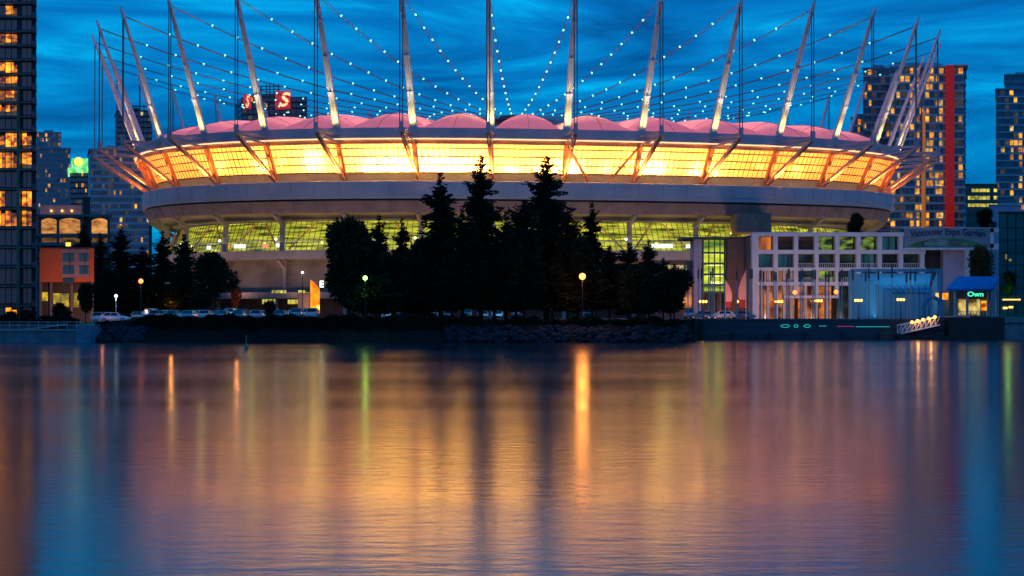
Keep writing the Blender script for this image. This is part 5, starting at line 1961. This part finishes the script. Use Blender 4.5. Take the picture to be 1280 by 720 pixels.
for i, px in enumerate((484, 503, 521, 541, 560, 583, 604, 622, 646, 735)):
    s = 1 if random.random() < .4 else 0
    c, cn_ = random.choices(PAL, (5, 5, 2, 3, 3, 4, .7))[0]
    place_car(px, 231 + random.uniform(-.5, .5), -90, c, '%s %s glimpsed between trunks of the conifers, %s from the green lamp' % (cn_, 'SUV' if s else 'sedan', ORD[i]), s, 'cars glimpsed behind the conifers')
place_car(143.5, 214, 0, (.80, .78, .80), 'white sedan parked side on beneath the white street lamp', 0)
place_car(132, 220, 8, (.55, .50, .52), 'pale SUV right behind the white sedan', 1)
place_car(172, 219, -80, (.10, .16, .22), 'dark sedan between the white sedan and the orange street lamp', 0)
light('car_light', 'POINT', P(128, 394, 211), 25, (1, .3, .12), .2)
Gp = 'cars parked on the plaza'
for px, Y, rz, c, s, lb in ((903, 247, 180, (.6, .6, .62), 0, 'silver sedan parked side on behind the poles, by the first feather flag'), (877, 249, 170, (.10, .16, .24), 0, 'dark blue sedan behind the poles next to the silver one'),
                            (862, 251, -100, (.3, .32, .36), 1, 'grey SUV by the last dark tree of the clump'), (929, 252, 20, (.15, .18, .22), 0, 'dark sedan partly behind the taller feather flag')):
    place_car(px, Y, rz, c, lb, s, Gp)
# car park lamps throw cool light over the roofs
for px, Y in ((205, 222), (250, 222), (300, 222), (350, 222), (385, 224), (490, 230), (540, 230), (590, 230), (640, 230)):
    light('lot_light', 'SPOT', (PX(px, Y), Y - 3, 14), 2600, (.22, .60, 1), .3, rot=(R(12), 0, 0), spot=R(95), blend=.6)
for px in (905, 985, 1060):
    light('plaza_light', 'SPOT', P(px, 370, 272), 900, (1, .42, .20), .4, rot=(R(85), 0, 0), spot=R(150), blend=.7)
light('plaza_light', 'SPOT', P(925, 385, 286), 2200, (1, .42, .26), .4, rot=(R(115), 0, 0), spot=R(120), blend=.7)
for px in (960, 1020, 1085, 1140, 1200):
    light('plaza_wash', 'SPOT', P(px, 398, 264), 1500, (1, .70, .66), .4, rot=(R(118), 0, 0), spot=R(120), blend=.8)  # added fill spots that lighten the plaza building's front
for px in (880, 918, 980, 1040):
    l = light('quay_light', 'SPOT', (PX(px, 233) , 232.4, 3.5), 1100, (1, .50, .36), .1, spot=R(120), blend=.8)  # unseen spots added at the quay to light the flags
    aim(l, (PX(px, 238), 238, 7.5))
light('stadium_wall_light', 'SPOT', P(330, 385, 330), 1200, (1, .5, .4), .4, rot=(R(110), 0, 0), spot=R(130), blend=.8)
for k in range(-7, 9):
    l = light('wall_wash', 'SPOT', ring_fix(k + .5, 7, H + 3.0), 6500, (1, .55, .34), .4, spot=R(95), blend=.9)
    aim(l, ring_fix(k + .5, -6, H + 17))
light('house_light', 'SPOT', P(84, 396, 250), 4200, (1, .50, .28), .3, rot=(R(115), 0, 0), spot=R(120), blend=.8)  # unseen spot added to brighten the orange front
# concourse light spilling out under the soffit
for k in range(-7, 8):
    p_ = ring_fix(k + .5, -7.2, H + 21.5)
    light('concourse_light', 'POINT', p_, 160, (.9, .85, .25), .4)

# the blocks at both sides have slanting flanks (plan is a parallelogram)
def slant(root, k):
    for c in root.children:
        if c.type != 'MESH': continue
        for v in c.data.vertices:
            y = v.co.y + c.location.y
            if y > 0: v.co.x += k * y


for root, k in ((tw, -.40), (gar, -.33), (hs, -.36), (tg, .38), (rel_o, .37)):
    slant(root, k)
for o in list(scene.objects):
    if o.parent is None and o.name.split('.')[0] in ('apartment_tower', 'stepped_tower', 'green_crowned_tower', 'grey_tower', 'unfinished_tower', 'round_tower'):
        slant(o, -.34)
    if o.parent is None and o.name.split('.')[0] in ('tall_apartment_tower', 'slim_tower', 'low_wing', 'far_right_tower', 'far_right_rear_tower', 'office_block'):
        slant(o, .36)
